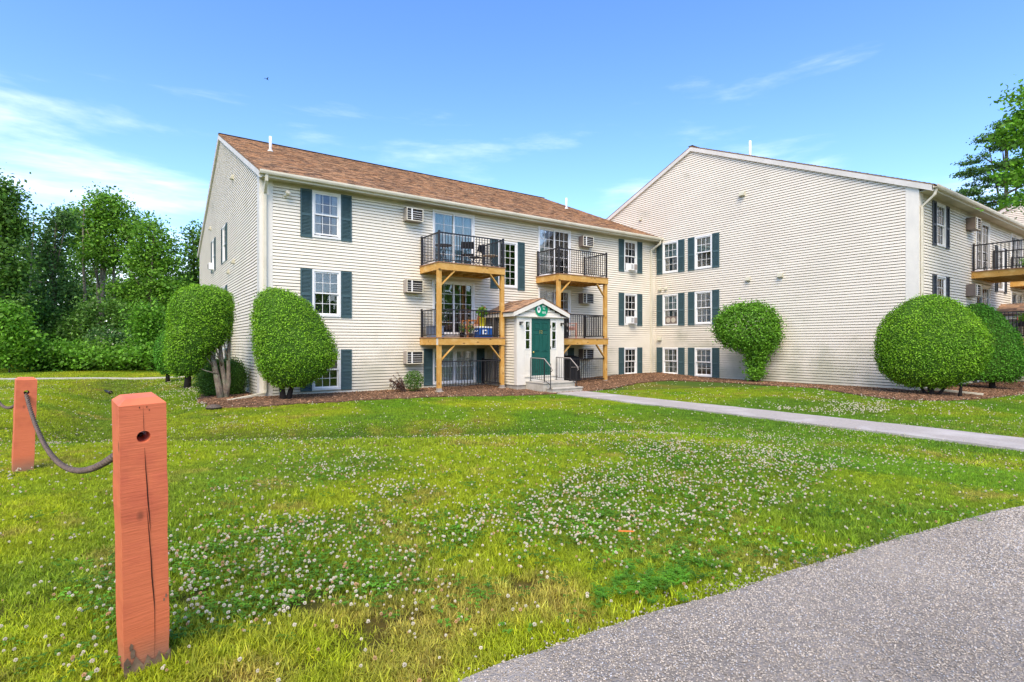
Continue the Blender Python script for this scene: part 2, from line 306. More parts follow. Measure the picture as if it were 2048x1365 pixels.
def axis(lo, a, b, hi, step):
    mid = np.arange(a, b + 1e-6, step); l_ = []; v = a; s_ = step
    while v > lo: s_ *= 1.35; v -= s_; l_.append(v)
    r_ = []; v = b; s_ = step
    while v < hi: s_ *= 1.35; v += s_; r_.append(v)
    return np.array(l_[::-1] + list(mid) + r_)
def grid_mesh(name, xs, ys, zf):
    X, Y = np.meshgrid(xs, ys); Z = zf(X, Y); nx = len(xs); ny = len(ys)
    V = np.stack([X.ravel(), Y.ravel(), Z.ravel()], 1); i = np.arange((ny - 1) * (nx - 1)); r = i // (nx - 1); c = i % (nx - 1); a = r * nx + c
    return npmesh(name, V, np.stack([a, a + 1, a + nx + 1, a + nx], 1))
def lawn_tint(x, y):
    """colour patches of the lawn, with tones that bring out the swale: lush green, yellow green, straw, clover"""
    x = np.asarray(x, float); y = np.asarray(y, float); d = np.hypot(x, y)
    dry = fbm(x, y, .55, 1); lush = fbm(x, y, .33, 7); fine = fbm(x, y, 2.6, 13)
    green = np.array([.155, .335, .014]); yel = np.array([.41, .475, .014]); straw = np.array([.50, .38, .09]); deep = np.array([.075, .20, .018])
    k = sm((dry - .40) / .24)[..., None]
    # yellower on the left of the lawn and on the bank before the building, greener to the right
    bias = sm((5. - x) / 6) * .80 - .14 + .35 * sm((y - 9.5) / 2.5) * sm((15 - y) / 2) * sm((11.5 - x) / 2)
    k = np.clip(k * .75 + bias[..., None], 0, 1)
    c = green * (1 - k) + yel * k
    l2 = (sm((lush - .50) / .2) * .6)[..., None]; c = c * (1 - l2) + deep * 1.25 * l2
    sw = .466 * x + .885 * y; dip_tone = sm((sw - 8.6) / .6) * sm((12.6 - sw) / 1.6) * sm((8.5 - x) / 3) * sm((x + .5) / 1)  # deeper green along swale and ditch, colour contrast added so the dip reads
    dip_tone = np.clip(dip_tone + np.exp(-((x + .5) / 1.1) ** 2) * sm((y - 9) / 3) * sm((34 - y) / 4), 0, 1)[..., None] * (.55 + .35 * lush[..., None]); c = c * (1 - dip_tone) + deep * 1.1 * dip_tone
    rim = (sm((sw - 6.3) / 1.2) * sm((8.6 - sw) / .3) * sm((9 - x) / 3))[..., None] * .55; c = c * (1 - rim) + yel * 1.05 * rim  # yellower strip along the crest, added to accent the relief
    st = sm((fine - .60) / .14) * sm((dry - .42) / .2) * .7
    st = st + .8 * np.exp(-(((x - 1.2) / 1.3) ** 2 + ((y - 2.45) / .45) ** 2)) * sm((fine - .35) / .25)
    st = np.clip(st, 0, .85)[..., None]; c = c * (1 - st) + straw * st
    cl = clover_d(x, y)[..., None] * .5; c = c * (1 - cl) + deep * cl
    return c
def clover_d(x, y):
    x = np.asarray(x, float); y = np.asarray(y, float)
    a = sm((fbm(x, y, .75, 21) - .38) / .30)
    b = np.exp(-(((x - 1.5) / 1.5) ** 2 + ((y - 3.45) / .75) ** 2)) * 1.15 + np.exp(-(((x - 4.6) / 4.6) ** 2 + ((y - 3.9) / 2.2) ** 2)) * .38 + np.exp(-(((x - 16.5) / 2.5) ** 2 + ((y - 6.6) / 1.6) ** 2)) * .9 \
        + np.exp(-(((x - 1.5) / .8) ** 2 + ((y - 20) / 5.) ** 2)) * .6
    b = b * (1 - .8 * sm((.466 * x + .885 * y - 7.2) / .5) * sm((9.6 - .466 * x - .885 * y) / .6))
    return np.clip(a * .45 * (.25 + b) + a * b * .9 + .22 * b, 0, 1)
xs = axis(-400, -14, 30, 500, .3); ys = axis(-60, -1.2, 42, 700, .3)
xs = np.unique(np.round(np.concatenate([xs, np.arange(-2.5, 6, .07)]), 3)); ys = np.unique(np.round(np.concatenate([ys, np.arange(1.3, 5, .07)]), 3))
bare_ = lambda x, y: np.clip(sm((fbm(x, y, 1.9, 51) - .68) / .07) * sm((4.6 - np.hypot(x, y)) / 1.5) + np.exp(-(((x - 1.02) / .26) ** 2 + ((y - 2.52) / .11) ** 2)) + np.exp(-(((x - .86) / .14) ** 2 + ((y - 2.36) / .06) ** 2)) + .9 * np.exp(-(((x - .58) / .13) ** 2 + ((y - 2.36) / .05) ** 2)), 0, 1)
me = grid_mesh('ground', xs, ys, lambda x, y: H(x, y) - .02)
co = np.empty(len(me.vertices) * 3, np.float32); me.vertices.foreach_get('co', co); co = co.reshape(-1, 3)
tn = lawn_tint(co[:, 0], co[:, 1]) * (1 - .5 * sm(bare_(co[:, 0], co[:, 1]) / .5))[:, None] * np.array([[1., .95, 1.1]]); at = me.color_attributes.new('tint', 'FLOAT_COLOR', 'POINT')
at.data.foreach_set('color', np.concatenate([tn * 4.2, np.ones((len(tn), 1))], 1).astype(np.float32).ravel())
me.polygons.foreach_set('use_smooth', [True] * len(me.polygons))
tag(link('ground', me, M['soil']), kind='structure')

def drape(name, poly, m, up, step=.25, wob=.0, thick=.03, seed=0, kind='structure'):
    """sheet cut to a polygon, lying on the terrain, with a skirt so it has a real edge"""
    import bmesh
    px = [p[0] for p in poly]; py = [p[1] for p in poly]
    P = []
    for i in range(len(poly)):
        a = Vector((*poly[i], 0)); b = Vector((*poly[(i + 1) % len(poly)], 0)); k = max(1, min(400, int((b - a).length / (step * .6))))
        for j in range(k):
            q = a.lerp(b, j / k)
            if wob: q += Vector(((float(vnoise(q.x, q.y, 2.3, seed)) - .5) * wob + (float(vnoise(q.x, q.y, 9, seed + 2)) - .5) * wob * .5, (float(vnoise(q.x, q.y, 2.3, seed + 5)) - .5) * wob + (float(vnoise(q.x, q.y, 9, seed + 7)) - .5) * wob * .5, 0))
            P.append(q)
    bm = bmesh.new(); f = bm.faces.new([bm.verts.new(p) for p in P])
    x0, x1, y0, y1 = max(min(px), -25), min(max(px), 45), max(min(py), -8), min(max(py), 60)
    for x in np.arange(x0, x1, step * 1.6):
        bmesh.ops.bisect_plane(bm, geom=bm.verts[:] + bm.edges[:] + bm.faces[:], plane_co=(x + .0137, 0, 0), plane_no=(1, 0, 0))
    for y in np.arange(y0, y1, step * 1.6):
        bmesh.ops.bisect_plane(bm, geom=bm.verts[:] + bm.edges[:] + bm.faces[:], plane_co=(0, y + .0137, 0), plane_no=(0, 1, 0))
    for f in bm.faces:
        if f.normal.z < 0: f.normal_flip()
    r = bmesh.ops.extrude_edge_only(bm, edges=[e for e in bm.edges if e.is_boundary])
    low = {v for v in r['geom'] if isinstance(v, bmesh.types.BMVert)}
    for v in bm.verts:
        z = float(H(v.co.x, v.co.y)); v.co.z = z + (up if v not in low else -thick)
    me = bpy.data.meshes.new(name); bm.to_mesh(me); bm.free()
    return tag(link(name, me, m), kind=kind)
drape('gravel_road', ROAD, M['gravel'], .012, .3, .045)
drape('mulch_bed', MULCH1, M['mulch'], .02, .5, .22, seed=3)
drape('path', PATH, M['path'], .03, .6, .05, seed=4)
drape('pavement', FARW, M['concrete'], .03, 1.5, .0)

# ------------------------------------------------------------------ windows, doors, shutters
def glazed(parent, x0, x1, z0, z1, y, cols, rows, fw=.045, mun=.016, glass='glass', fname='sash', fd=.03):
    """one sash: rails and stiles, muntins, and a pane per opening"""
    b = MB(); b.box(x0, x0 + fw, y, y + fd, z0, z1).box(x1 - fw, x1, y, y + fd, z0, z1).box(x0 + fw, x1 - fw, y, y + fd, z0, z0 + fw).box(x0 + fw, x1 - fw, y, y + fd, z1 - fw, z1)
    key = (fname, round(x1 - x0, 3), round(z1 - z0, 3), cols, rows)
    s = b.build(fname, M['vinyl'], parent)
    gx0, gx1, gz0, gz1 = x0 + fw, x1 - fw, z0 + fw, z1 - fw
    mu = MB()
    for i in range(1, cols): x = gx0 + (gx1 - gx0) * i / cols; mu.box(x - mun / 2, x + mun / 2, y + .004, y + .013, gz0, gz1)
    for i in range(1, rows): z = gz0 + (gz1 - gz0) * i / rows; mu.box(gx0, gx1, y + .002, y + .012, z - mun / 2, z + mun / 2)
    if cols * rows > 1: mu.build('muntin', M['vinyl'], parent)
    for i in range(cols):
        for j in range(rows):
            boxpart('pane', M[glass], parent, gx0 + (gx1 - gx0) * i / cols, gx0 + (gx1 - gx0) * (i + 1) / cols, y + .015, y + .019, gz0 + (gz1 - gz0) * j / rows, gz0 + (gz1 - gz0) * (j + 1) / rows)
def folds(x0, x1, z0, z1, y, k=14, amp=.02):
    b = MB(); n_ = k * 4; vs = []
    for i in range(n_ + 1):
        x = x0 + (x1 - x0) * i / n_; yy = y + amp * math.sin(i / n_ * k * 2 * math.pi) + .006 * math.sin(i * 1.7)
        vs += [(x, yy, z0), (x, yy, z1)]
    return b.add(vs, [(2 * i, 2 * i + 2, 2 * i + 3, 2 * i + 1) for i in range(n_)])
def cover(parent, style, x0, x1, z0, z1, y=.075):
    h = z1 - z0; wdt = x1 - x0
    if style in ('blinds', 'half', 'most', 'shut'):
        zb = {'blinds': z0, 'half': z0 + .52 * h, 'most': z0 + .3 * h, 'shut': z0}[style]
        def f():
            b = MB(); k = int((z1 - zb) / .045)
            for i in range(k):
                z = z1 - .03 - i * .045
                b.add([(x0, y + .004, z - .016), (x1, y + .004, z - .016), (x1, y + .03, z + .014), (x0, y + .03, z + .014)], [(0, 1, 2, 3)])
            b.box(x0, x1, y, y + .03, z1 - .02, z1)
            if style == 'shut': b.box((x0 + x1) / 2 - .03, (x0 + x1) / 2 + .03, y - .012, y - .002, z0, z1).box(x0, x0 + .035, y - .012, y - .002, z0, z1).box(x1 - .035, x1, y - .012, y - .002, z0, z1).box(x0, x1, y - .011, y - .003, z0 + h * .48, z0 + h * .53)
            return b
        f().build('blind', M['blind'], parent)
    elif style == 'shade': boxpart('shade', M['blind'], parent, x0, x1, y, y + .01, z0 + .62 * h, z1)
    elif style == 'drapes':
        folds(x0, x0 + wdt * .3, z0, z1, y, 5).build('curtain', M['curtain'], parent); folds(x1 - wdt * .25, x1, z0, z1, y, 4).build('curtain', M['curtain'], parent)
    elif style == 'tan': folds(x0, x1, z0 + .02, z1, y, 10).build('curtain', M['curtaint'], parent)
    elif style == 'green': folds(x0, x1, z0 + .5 * h, z1, y, 10, .015).build('curtain', M['curtaing'], parent); boxpart('shade', M['curtaing'], parent, x0, x1, y + .04, y + .05, z0 + .55 * h, z1)
    elif style == 'teal': folds(x0, x1, z0, z1, y, 16).build('curtain', M['teal'], parent)
    elif style == 'vertical': folds(x0, x1, z0, z1, y, 18, .03).build('blind', M['curtain'], parent)
    elif style == 'darkvert': folds(x0, x0 + wdt * .62, z0, z1, y, 12, .03).build('blind', M['vertb'], parent)
    elif style == 'sheer': folds(x0, x1, z0, z1, y, 9, .012).build('curtain', M['curtain'], parent)
def lining(parent, x0, x1, z0, z1, d=.9):
    b = MB(); a, c = x0 - .25, x1 + .25; e, f_ = z0 - .15, z1 + .15
    b.add([(a, .06, e), (c, .06, e), (c, d, e), (a, d, e), (a, .06, f_), (c, .06, f_), (c, d, f_), (a, d, f_)], [(0, 1, 2, 3), (7, 6, 5, 4), (1, 5, 6, 2), (0, 3, 7, 4), (3, 2, 6, 7)])
    b.build('room_recess', M['room'], parent)
def casing(w_, h, c=.065, out=.04):
    return MB().box(-w_ / 2, -w_ / 2 + c, -out, .06, 0, h).box(w_ / 2 - c, w_ / 2, -out, .06, 0, h).box(-w_ / 2 + c, w_ / 2 - c, -out, .06, h - c, h).box(-w_ / 2 + c, w_ / 2 - c, -out - .012, .06, 0, c)
def window(parent, x, y, z, w_, h, style, rz=0, cols=3, rows=2, kind='hung', open_=0):
    root = link('window', cached(('window', w_, h), lambda: casing(w_, h), M['vinyl']), M['vinyl'], parent, (x, y, z), (0, 0, rz))
    c = .065; x0, x1, z0, z1 = -w_ / 2 + c, w_ / 2 - c, c, h - c; zm = (z0 + z1) / 2
    if kind == 'hung':
        glazed(root, x0, x1, zm - .02, z1, -.012, cols, rows); glazed(root, x0, x1, z0 + open_, zm + .02 + open_, .022, cols, rows)
        cover(root, style, x0, x1, z0, z1)
    elif kind == 'twin':
        b = MB().box(-.04, .04, -.035, .06, z0, z1); b.build('mullion', M['vinyl'], root)
        for a, e in ((x0, -.04), (.04, x1)):
            glazed(root, a, e, zm - .02, z1, -.012, 2, rows); glazed(root, a, e, z0, zm + .02, .022, 2, rows)
        cover(root, style, x0, x1, z0, z1)
    elif kind == 'fixed':
        glazed(root, x0, x1, z0, z1, -.012, cols, rows); cover(root, style, x0, x1, z0, z1)
    lining(root, x0, x1, z0, z1)
    return root
def slider(parent, x, y, z, w_, h, style, rz=0, cols=2, rows=5):
    root = link('sliding_door', cached(('sliding_door', w_, h), lambda: casing(w_, h, .07), M['vinyl']), M['vinyl'], parent, (x, y, z), (0, 0, rz))
    c = .07; x0, x1, z0, z1 = -w_ / 2 + c, w_ / 2 - c, c, h - c
    glazed(root, x0, .03, z0, z1, .022, cols, rows, fw=.06, fname='door_panel'); glazed(root, -.03, x1, z0, z1, -.014, cols + (1 if style == 'bare' else 0), rows, fw=.06, fname='door_panel')
    cover(root, style, x0, x1, z0, z1); lining(root, x0, x1, z0, z1, 1.6)
    return root
def shutter(parent, x, y, z, w_, h, rz=0, m='shutter'):
    def f():
        b = MB(); a = w_ / 2; fr_ = .045; mid = h * .47
        b.box(-a, -a + fr_, -.035, 0, 0, h).box(a - fr_, a, -.035, 0, 0, h)
        for z0, z1 in ((0, .07), (mid - .035, mid + .035), (h - .06, h)): b.box(-a + fr_, a - fr_, -.033, 0, z0, z1)
        b.box(-a + fr_, a - fr_, -.008, -.002, .07, h - .06)
        for s0, s1 in ((.07, mid - .035), (mid + .035, h - .06)):
            k = max(3, int((s1 - s0) / .042))
            for i in range(k):
                zz = s0 + (s1 - s0) * (i + .5) / k
                b.add([(-a + fr_, -.028, zz - .016), (a - fr_, -.028, zz - .016), (a - fr_, -.009, zz + .012), (-a + fr_, -.009, zz + .012)], [(0, 1, 2, 3)])
        return b
    return link('shutter', cached(('shutter', m, w_, h), f, M[m]), M[m], parent, (x, y, z), (0, 0, rz))

# ------------------------------------------------------------------ siding
EXPO = .1016
def siding(parent, L0, L1fn, z0, z1, openings, rot, loc, m, wave=.004, seed=0, per=True, name='siding_board', keep=300):
    """courses on a wall; a = along the wall (viewer's right), out = towards the viewer (-y before rotation).
    L1fn(z) gives (a0, a1) at height z; openings (a0, a1, z0, z1). Each unbroken strip is a board; the shortest past `keep` are joined"""
    k = int(math.ceil((z1 - z0) / EXPO)); runs = []
    for i in range(k):
        za = z0 + i * EXPO; zb = min(za + EXPO, z1)
        a0, a1 = L1fn(za + .5 * EXPO)
        if a1 - a0 < .03: continue
        cuts = sorted({a0, a1} | {min(max(c, a0), a1) for o in openings if o[2] < zb and o[3] > za for c in (o[0], o[1])})
        last = None
        for s0, s1 in zip(cuts[:-1], cuts[1:]):
            if s1 - s0 < 1e-4: continue
            mid = (s0 + s1) / 2; pieces = [(za, zb)]
            for o in openings:
                if o[0] <= mid <= o[1]:
                    np_ = []
                    for p0, p1 in pieces:
                        if o[3] <= p0 or o[2] >= p1: np_.append((p0, p1)); continue
                        if o[2] > p0: np_.append((p0, o[2]))
                        if o[3] < p1: np_.append((o[3], p1))
                    pieces = np_
            if not pieces: last = None; continue
            if last is None: last = [0., MB()]; runs.append(last)
            last[0] += s1 - s0
            for p0, p1 in pieces:
                if p1 - p0 < .002: continue
                n_ = max(1, int((s1 - s0) / .45)); vs = []
                def off(zz): return .024 - .017 * (zz - za) / EXPO
                gz = max(p0 + .001, min(p1, zb - .022))
                for j in range(n_ + 1):
                    a = s0 + (s1 - s0) * j / n_
                    wz = lambda zz: wave * (2 * float(vnoise(a, zz, .9, seed)) - 1) + wave * .35 * (2 * float(vnoise(a, zz, 3.1, seed + 3)) - 1)
                    w0, w1 = wz(za), wz(zb)
                    vs += [(a, .058, p0 + w0), (a, -off(p0), p0 + w0), (a, -off(gz), gz + w1), (a, .058, gz + w1), (a, .058, p1 + w1)]
                fs = []
                for j in range(n_):
                    q = 5 * j; fs += [(q + e, q + 5 + e, q + 6 + e, q + 1 + e) for e in range(4)]
                last[1].add(vs, fs)
    runs.sort(key=lambda r: -r[0]); joined = MB()
    for i, (ln, b) in enumerate(runs):
        if not b.f: continue
        if per and i < keep: b.build(name, m, parent, loc, rot)
        else: joined.add(b.v, b.f)
    if joined.f: tag(joined.build('siding', m, parent, loc, rot), kind='stuff')

# ------------------------------------------------------------------ the apartment blocks (local: u along the front, v into the block)
LEN, DEP = 18.2, 17.8
VE, ZE, VR, ZR = -.4, 6.83, 8.9, 10.83
SL = (ZR - ZE) / (VR - VE)
def roofz(v): return ZE + SL * (v - VE) if v <= VR else ZR - SL * (v - VR)
SH_TINTS = [(1, 1, 1), (.72, .70, .70), (1.3, 1.25, 1.15), (1.1, .98, .86), (.5, .48, .5), (1.5, 1.42, 1.25), (1.15, 1.05, .95)]
def shingles(parent, u0, u1, v0, z0, v1, z1, name='shingles', swap=False):
    """overlapping tabs on a slope rising from (v0, z0) to (v1, z1); swap: slope runs along u instead"""
    Ls = math.hypot(v1 - v0, z1 - z0); k = int(Ls / .14); dv, dz = (v1 - v0) / Ls, (z1 - z0) / Ls; nv, nz = -dz, dv
    if nz < 0: nv, nz = -nv, -nz
    V = []; F = []; C = []
    for i in range(k + 1):
        s0 = i * .14 - .02; s1 = min(s0 + .16, Ls); u = u0 - random.random() * .3
        while u < u1:
            wd = random.choice((.12, .18, .24, .30, .33)); a, b_ = max(u, u0), min(u + wd, u1); u += wd + .004
            if b_ - a < .02: continue
            t0 = .016 + random.random() * .008; s00 = s0 - random.random() * .015
            q = len(V)
            for uu in (a, b_):
                for (s_, t_) in ((s00, .002), (s00, t0), (s1, .004)):
                    v, z = v0 + dv * s_ + nv * t_, z0 + dz * s_ + nz * t_
                    V.append((v, uu, z) if swap else (uu, v, z))
            F += [(q, q + 3, q + 4, q + 1), (q + 1, q + 4, q + 5, q + 2)]; C.append(random.choice(SH_TINTS))
    me = bpy.data.meshes.new(name); me.from_pydata(V, [], F); me.update()
    at = me.color_attributes.new('tint', 'FLOAT_COLOR', 'POINT'); arr = np.ones((len(V), 4), np.float32); arr[:, :3] = np.repeat(np.array(C), 6, 0); at.data.foreach_set('color', arr.ravel())
    return tag(link(name, me, M['shingle'], parent), kind='stuff')
def gutter(parent, u0, u1, v, z, name='gutter'):
    prof = [(0, 0), (-.10, 0), (-.115, .03), (-.125, .06), (-.125, .11), (-.115, .11), (-.11, .02), (-.01, .015), (0, .12)]
    V = []; F = []; k = len(prof)
    for uu in (u0, u1): V += [(uu, v + a, z + b) for a, b in prof]
    F = [(i, (i + 1) % k, k + (i + 1) % k, k + i) for i in range(k)] + [tuple(reversed(range(k))), tuple(range(k, 2 * k))]
    MB().add(V, F).build(name, M['cream'], parent)
def air_sleeve(x, y, z, label, m='greyb', rz=0):
    root = empty('air_conditioner', (x, y, z), rz, label, 'air conditioner', 'air conditioners set through the walls')
    w_, h, d = .64, .45, .30
    bevel(MB().box(-w_ / 2, w_ / 2, -d, .02, 0, .02).box(-w_ / 2, w_ / 2, -d, .02, h - .02, h).box(-w_ / 2, -w_ / 2 + .02, -d, .02, .02, h - .02).box(w_ / 2 - .02, w_ / 2, -d, .02, .02, h - .02).build('sleeve', M[m], root), .004)
    boxpart('coil', M['dark'], root, -w_ / 2 + .02, w_ / 2 - .02, -d + .05, -d + .07, .02, h - .02)
    MB().box(-w_ / 2, w_ / 2, -d - .008, -d, 0, .03).box(-w_ / 2, w_ / 2, -d - .008, -d, h - .03, h).box(-w_ / 2, -w_ / 2 + .03, -d - .008, -d, .03, h - .03).box(w_ / 2 - .03, w_ / 2, -d - .008, -d, .03, h - .03).build('grille_frame', M['cream'], root)
    for i in range(4): boxpart('slat', M['vinyl'], root, -w_ / 2 + .03, w_ / 2 - .03, -d - .004, -d + .02, .09 + i * .078, .10 + i * .078)
    boxpart('divider', M['vinyl'], root, -.14, -.09, -d - .007, -d + .015, .03, h - .03)
    return root
def window_ac(x, y, z, label, rz=0):
    root = empty('window_air_conditioner', (x, y, z), rz, label, 'air conditioner', 'air conditioners sitting in window openings')
    bevel(MB().box(-.22, .22, -.20, .03, 0, .32).build('casing', M['white'], root), .015)
    boxpart('coil_grille', M['greyb'], root, -.01, .20, -.206, -.20, .03, .29)
    for i in range(4): boxpart('vent_slot', M['dark'], root, -.20 + i * .04, -.185 + i * .04, -.204, -.20, .05, .27)
    boxpart('side_panel', M['vinyl'], root, -.37, -.22, -.01, .01, 0, .32); boxpart('side_panel', M['vinyl'], root, .22, .37, -.01, .01, 0, .32)
    return root
def vent_box(parent, x, y, z, rz=0, m='trim', s=1.):
    b = MB().add([(-.1 * s, 0, -.09 * s), (.1 * s, 0, -.09 * s), (.1 * s, 0, .09 * s), (-.1 * s, 0, .09 * s), (-.1 * s, -.13 * s, -.06 * s), (.1 * s, -.13 * s, -.06 * s), (.1 * s, -.06 * s, .09 * s), (-.1 * s, -.06 * s, .09 * s)],
                 [(0, 1, 5, 4), (4, 5, 6, 7), (7, 6, 2, 3), (0, 4, 7, 3), (1, 2, 6, 5)])
    return b.build('vent_hood', M[m], parent, (x, y, z), (0, 0, rz))
def downspout(parent, pts, name='downspout', m='cream'):
    b = MB()
    for p, q in zip(pts[:-1], pts[1:]):
        p = Vector(p); q = Vector(q); d = (q - p).normalized(); b.bar(p - d * .02, q + d * .02, .085, .065, (0, 1, 0) if abs(d.z) > .5 else (0, 0, 1))
    return bevel(b.build(name, M[m], parent), .008)

Z3, Z2, Z1 = 5.05, 2.50, .11      # window sill heights
def block(x0, y0, label, which):
    root = empty('apartment_building', (x0, y0, 0), 0, label, 'building', 'apartment blocks stepping back along the lawn')
    full = which < 3
    sm_, gm = M['siding'], M['gable']
    gw = {1: [(7.6, Z3, 'half'), (11.3, Z3, 'drapes'), (7.6, Z2, 'blinds'), (11.3, Z2, 'none'), (7.6, Z1, 'none'), (11.3, Z1, 'none')],
          2: [(10.1, Z3, 'green'), (8.25, Z3, 'green'), (10.1, Z2, 'green'), (8.25, Z2, 'shut'), (10.1, Z1, 'tan'), (8.25, Z1, 'most')], 3: []}[which]
    # openings of the front
    fo = []
    def op(lst, c, w_, z, h): lst.append((c - w_ / 2 + .03, c + w_ / 2 - .03, z + .03, z + h - .03))
    FW = []
    if full:
        st = {1: ['drapes', 'half', 'none', 'none', 'most', 'drapes'], 2: ['shade', 'tan', 'none', 'none', 'none', 'none']}[which]
        FW = [(2.0, Z3, .92, 1.52, st[0]), (2.0, Z2, .92, 1.52, st[1]), (2.0, Z1, .92, 1.32, st[2])] if True else []
        FW += [(16.39, Z3, .90, 1.52, 'drapes'), (16.39, Z2, .90, 1.52, 'sheer'), (16.39, Z1, .90, 1.32, 'drapes')]
        for c, z, w_, h, s in FW: op(fo, c, w_, z, h)
        for c in (6.74, 11.67):
            op(fo, c, 1.8, 4.47, 2.10); op(fo, c, 1.8, 1.92, 2.05); op(fo, c if c < 9 else 11.45, 1.88, Z1, 1.32)
        op(fo, 9.21, .95, 3.88, 1.86)
    go = []
    for v, z, s in gw:
        h = 1.52 if z > 1 else 1.32; go.append((-v - .46 + .03, -v + .46 - .03, z + .03, z + h - .03))
    z0 = {1: -.12, 2: -.02, 3: -.1}[which]
    if full: siding(root, 0, lambda z: (.36, LEN - .02), z0, 6.72, fo, (0, 0, 0), (0, 0, 0), sm_, .0035, which * 7, keep=150)
    else: siding(root, 0, lambda z: (.36, LEN), z0, 6.72, fo, (0, 0, 0), (0, 0, 0), sm_, .003, 3, per=False)
    def grow(z):
        if z < roofz(.36) - .2: return (-DEP, -.36)
        # rake limits in v
        va = VE + (z + .16 - ZE) / SL; return (-(2 * VR - va), -max(va, .36))
    siding(root, 0, grow, z0, ZR - .16, go, (0, 0, R(-90)), (0, 0, 0), gm, .009 if which == 1 else .004, which * 11 + 2, per=full, keep=140)
    # corner boards
    MB().box(-.022, .36, -.022, .0, z0, 6.74).build('corner_board', M['trim'], root); MB().box(-.022, 0, .0, .36, z0, roofz(.0) - .1).build('corner_board', M['rake' if which == 1 else 'trim'], root)
    boxpart('corner_board', M['rake'], root, -.022, 0, DEP - .2, DEP, z0, 6.74)
    # foundation
    MB().box(.02, LEN, .01, .2, -.6, z0 + .01).box(.01, .2, .2, DEP, -.6, z0 + .01).build('foundation', M['found'], root)
    # inner walls closing the block (back and far side)
    MB().add([(LEN, DEP, -.5), (0, DEP, -.5), (0, DEP, 6.9), (LEN, DEP, 6.9)], [(0, 1, 2, 3)]).build('back_wall', M['siding'], root)
    # roof deck
    U0, U1 = -.10, (LEN - .02 if which == 1 else LEN + .1)
    rb = MB(); vb = 2 * VR - VE
    rb.add([(U0, VE - .04, ZE - SL * .04), (U1, VE - .04, ZE - SL * .04), (U1, VR, ZR), (U0, VR, ZR), (U0, VE - .04, ZE - .05), (U1, VE - .04, ZE - .05), (U1, VR, ZR - .04), (U0, VR, ZR - .04)],
           [(0, 1, 2, 3), (0, 4, 5, 1), (0, 3, 7, 4), (1, 5, 6, 2), (7, 6, 5, 4)])
    rb.add([(U0, vb, ZE), (U1, vb, ZE), (U1, VR, ZR), (U0, VR, ZR), (U0, vb, ZE - .05), (U1, vb, ZE - .05), (U1, VR, ZR - .04), (U0, VR, ZR - .04)],
           [(3, 2, 1, 0), (1, 5, 4, 0), (4, 7, 3, 0), (2, 6, 5, 1), (4, 5, 6, 7)])
    roof = rb.build('roof', M['shingle2'], root)
    if which < 3: shingles(roof, U0, U1, VE - .04, ZE - SL * .04, VR, ZR)
    MB().bar((U0, VR, ZR + .015), (U1, VR, ZR + .015), .22, .03).build('ridge_cap', M['dark'], roof)
    # rake boards
    for a, b_ in (((VE - .02, ZE - .02), (VR, ZR - .01)), ((VR, ZR - .01), (vb + .02, ZE - .02))):
        V = []
        for u in (U0, -.018):
            V += [(u, a[0], a[1] - .21), (u, b_[0], b_[1] - .21), (u, b_[0], b_[1] - .012), (u, a[0], a[1] - .012)]
        MB().add(V, [(0, 3, 2, 1), (4, 5, 6, 7), (0, 1, 5, 4), (3, 7, 6, 2), (0, 4, 7, 3), (1, 2, 6, 5)]).build('rake_board', M['rake'], root)
    # soffit, fascia, gutter
    MB().box(-.018, U1, VE, -.001, 6.66, 6.68).box(.36, U1, -.03, -.0205, 6.54, 6.66).build('soffit', M['soffit'], root)
    MB().box(U0, U1, VE - .022, VE, 6.63, 6.80).build('fascia', M['cream'], root)
    gutter(root, U0, U1, VE - .024, 6.70)
    # windows
    for c, z, w_, h, s in FW:
        window(root, c, 0, z, w_, h, s, open_=.05 if (which == 1 and z == Z3 and c < 3) else 0)
        for sx in (-1, 1): shutter(root, c + sx * (w_ / 2 + .185), -.016, z - .02, .355, h + .02, 0, 'shutter' if which == 1 else 'shutdark')
    for v, z, s in gw:
        h = 1.52 if z > 1 else 1.32
        window(root, 0, v, z, .92, h, s, R(-90))
        for sx in (-1, 1): shutter(root, -.016, v + sx * (.46 + .185), z - .02, .355, h + .02, R(-90))
    if full:
        s3, s2 = {1: ('teal', 'bare'), 2: ('darkvert', 'bare')}[which]
        slider(root, 6.74, 0, 4.47, 1.8, 2.10, s3); slider(root, 6.74, 0, 1.92, 1.8, 2.05, s2)
        slider(root, 11.67, 0, 4.47, 1.8, 2.10, 'vertical' if which == 1 else 'darkvert', cols=3); slider(root, 11.67, 0, 1.92, 1.8, 2.05, 'bare' if which == 1 else 'darkvert')
        window(root, 6.78, 0, Z1, 1.88, 1.32, 'sheer', kind='twin'); window(root, 11.45, 0, Z1, 1.88, 1.32, 'none', kind='twin')
        sh = 'shutter' if which == 1 else 'shutdark'
        for c in (6.78 - .94 - .185, 6.78 + .94 + .185, 11.45 + .94 + .185): shutter(root, c, -.016, Z1 - .02, .355, 1.34, 0, sh)
        window(root, 9.21, 0, 3.88, .95, 1.86, 'none', kind='fixed', cols=3, rows=6)
        for sx in (-1, 1): shutter(root, 9.21 + sx * (.475 + .185), -.016, 3.80, .355, 1.98, 0, sh)
    return root
B1 = block(3.195, 17.9, 'left cream three-storey block with the brown shingle roof and green numbered entrance', 1)
B2 = block(21.40, 6.85, 'middle cream block showing its wide gable wall to the lawn, behind the round hedges', 2)
B3 = block(39.6, -4.2, 'farthest cream block, only a strip of its gable showing above the middle gutter', 3)

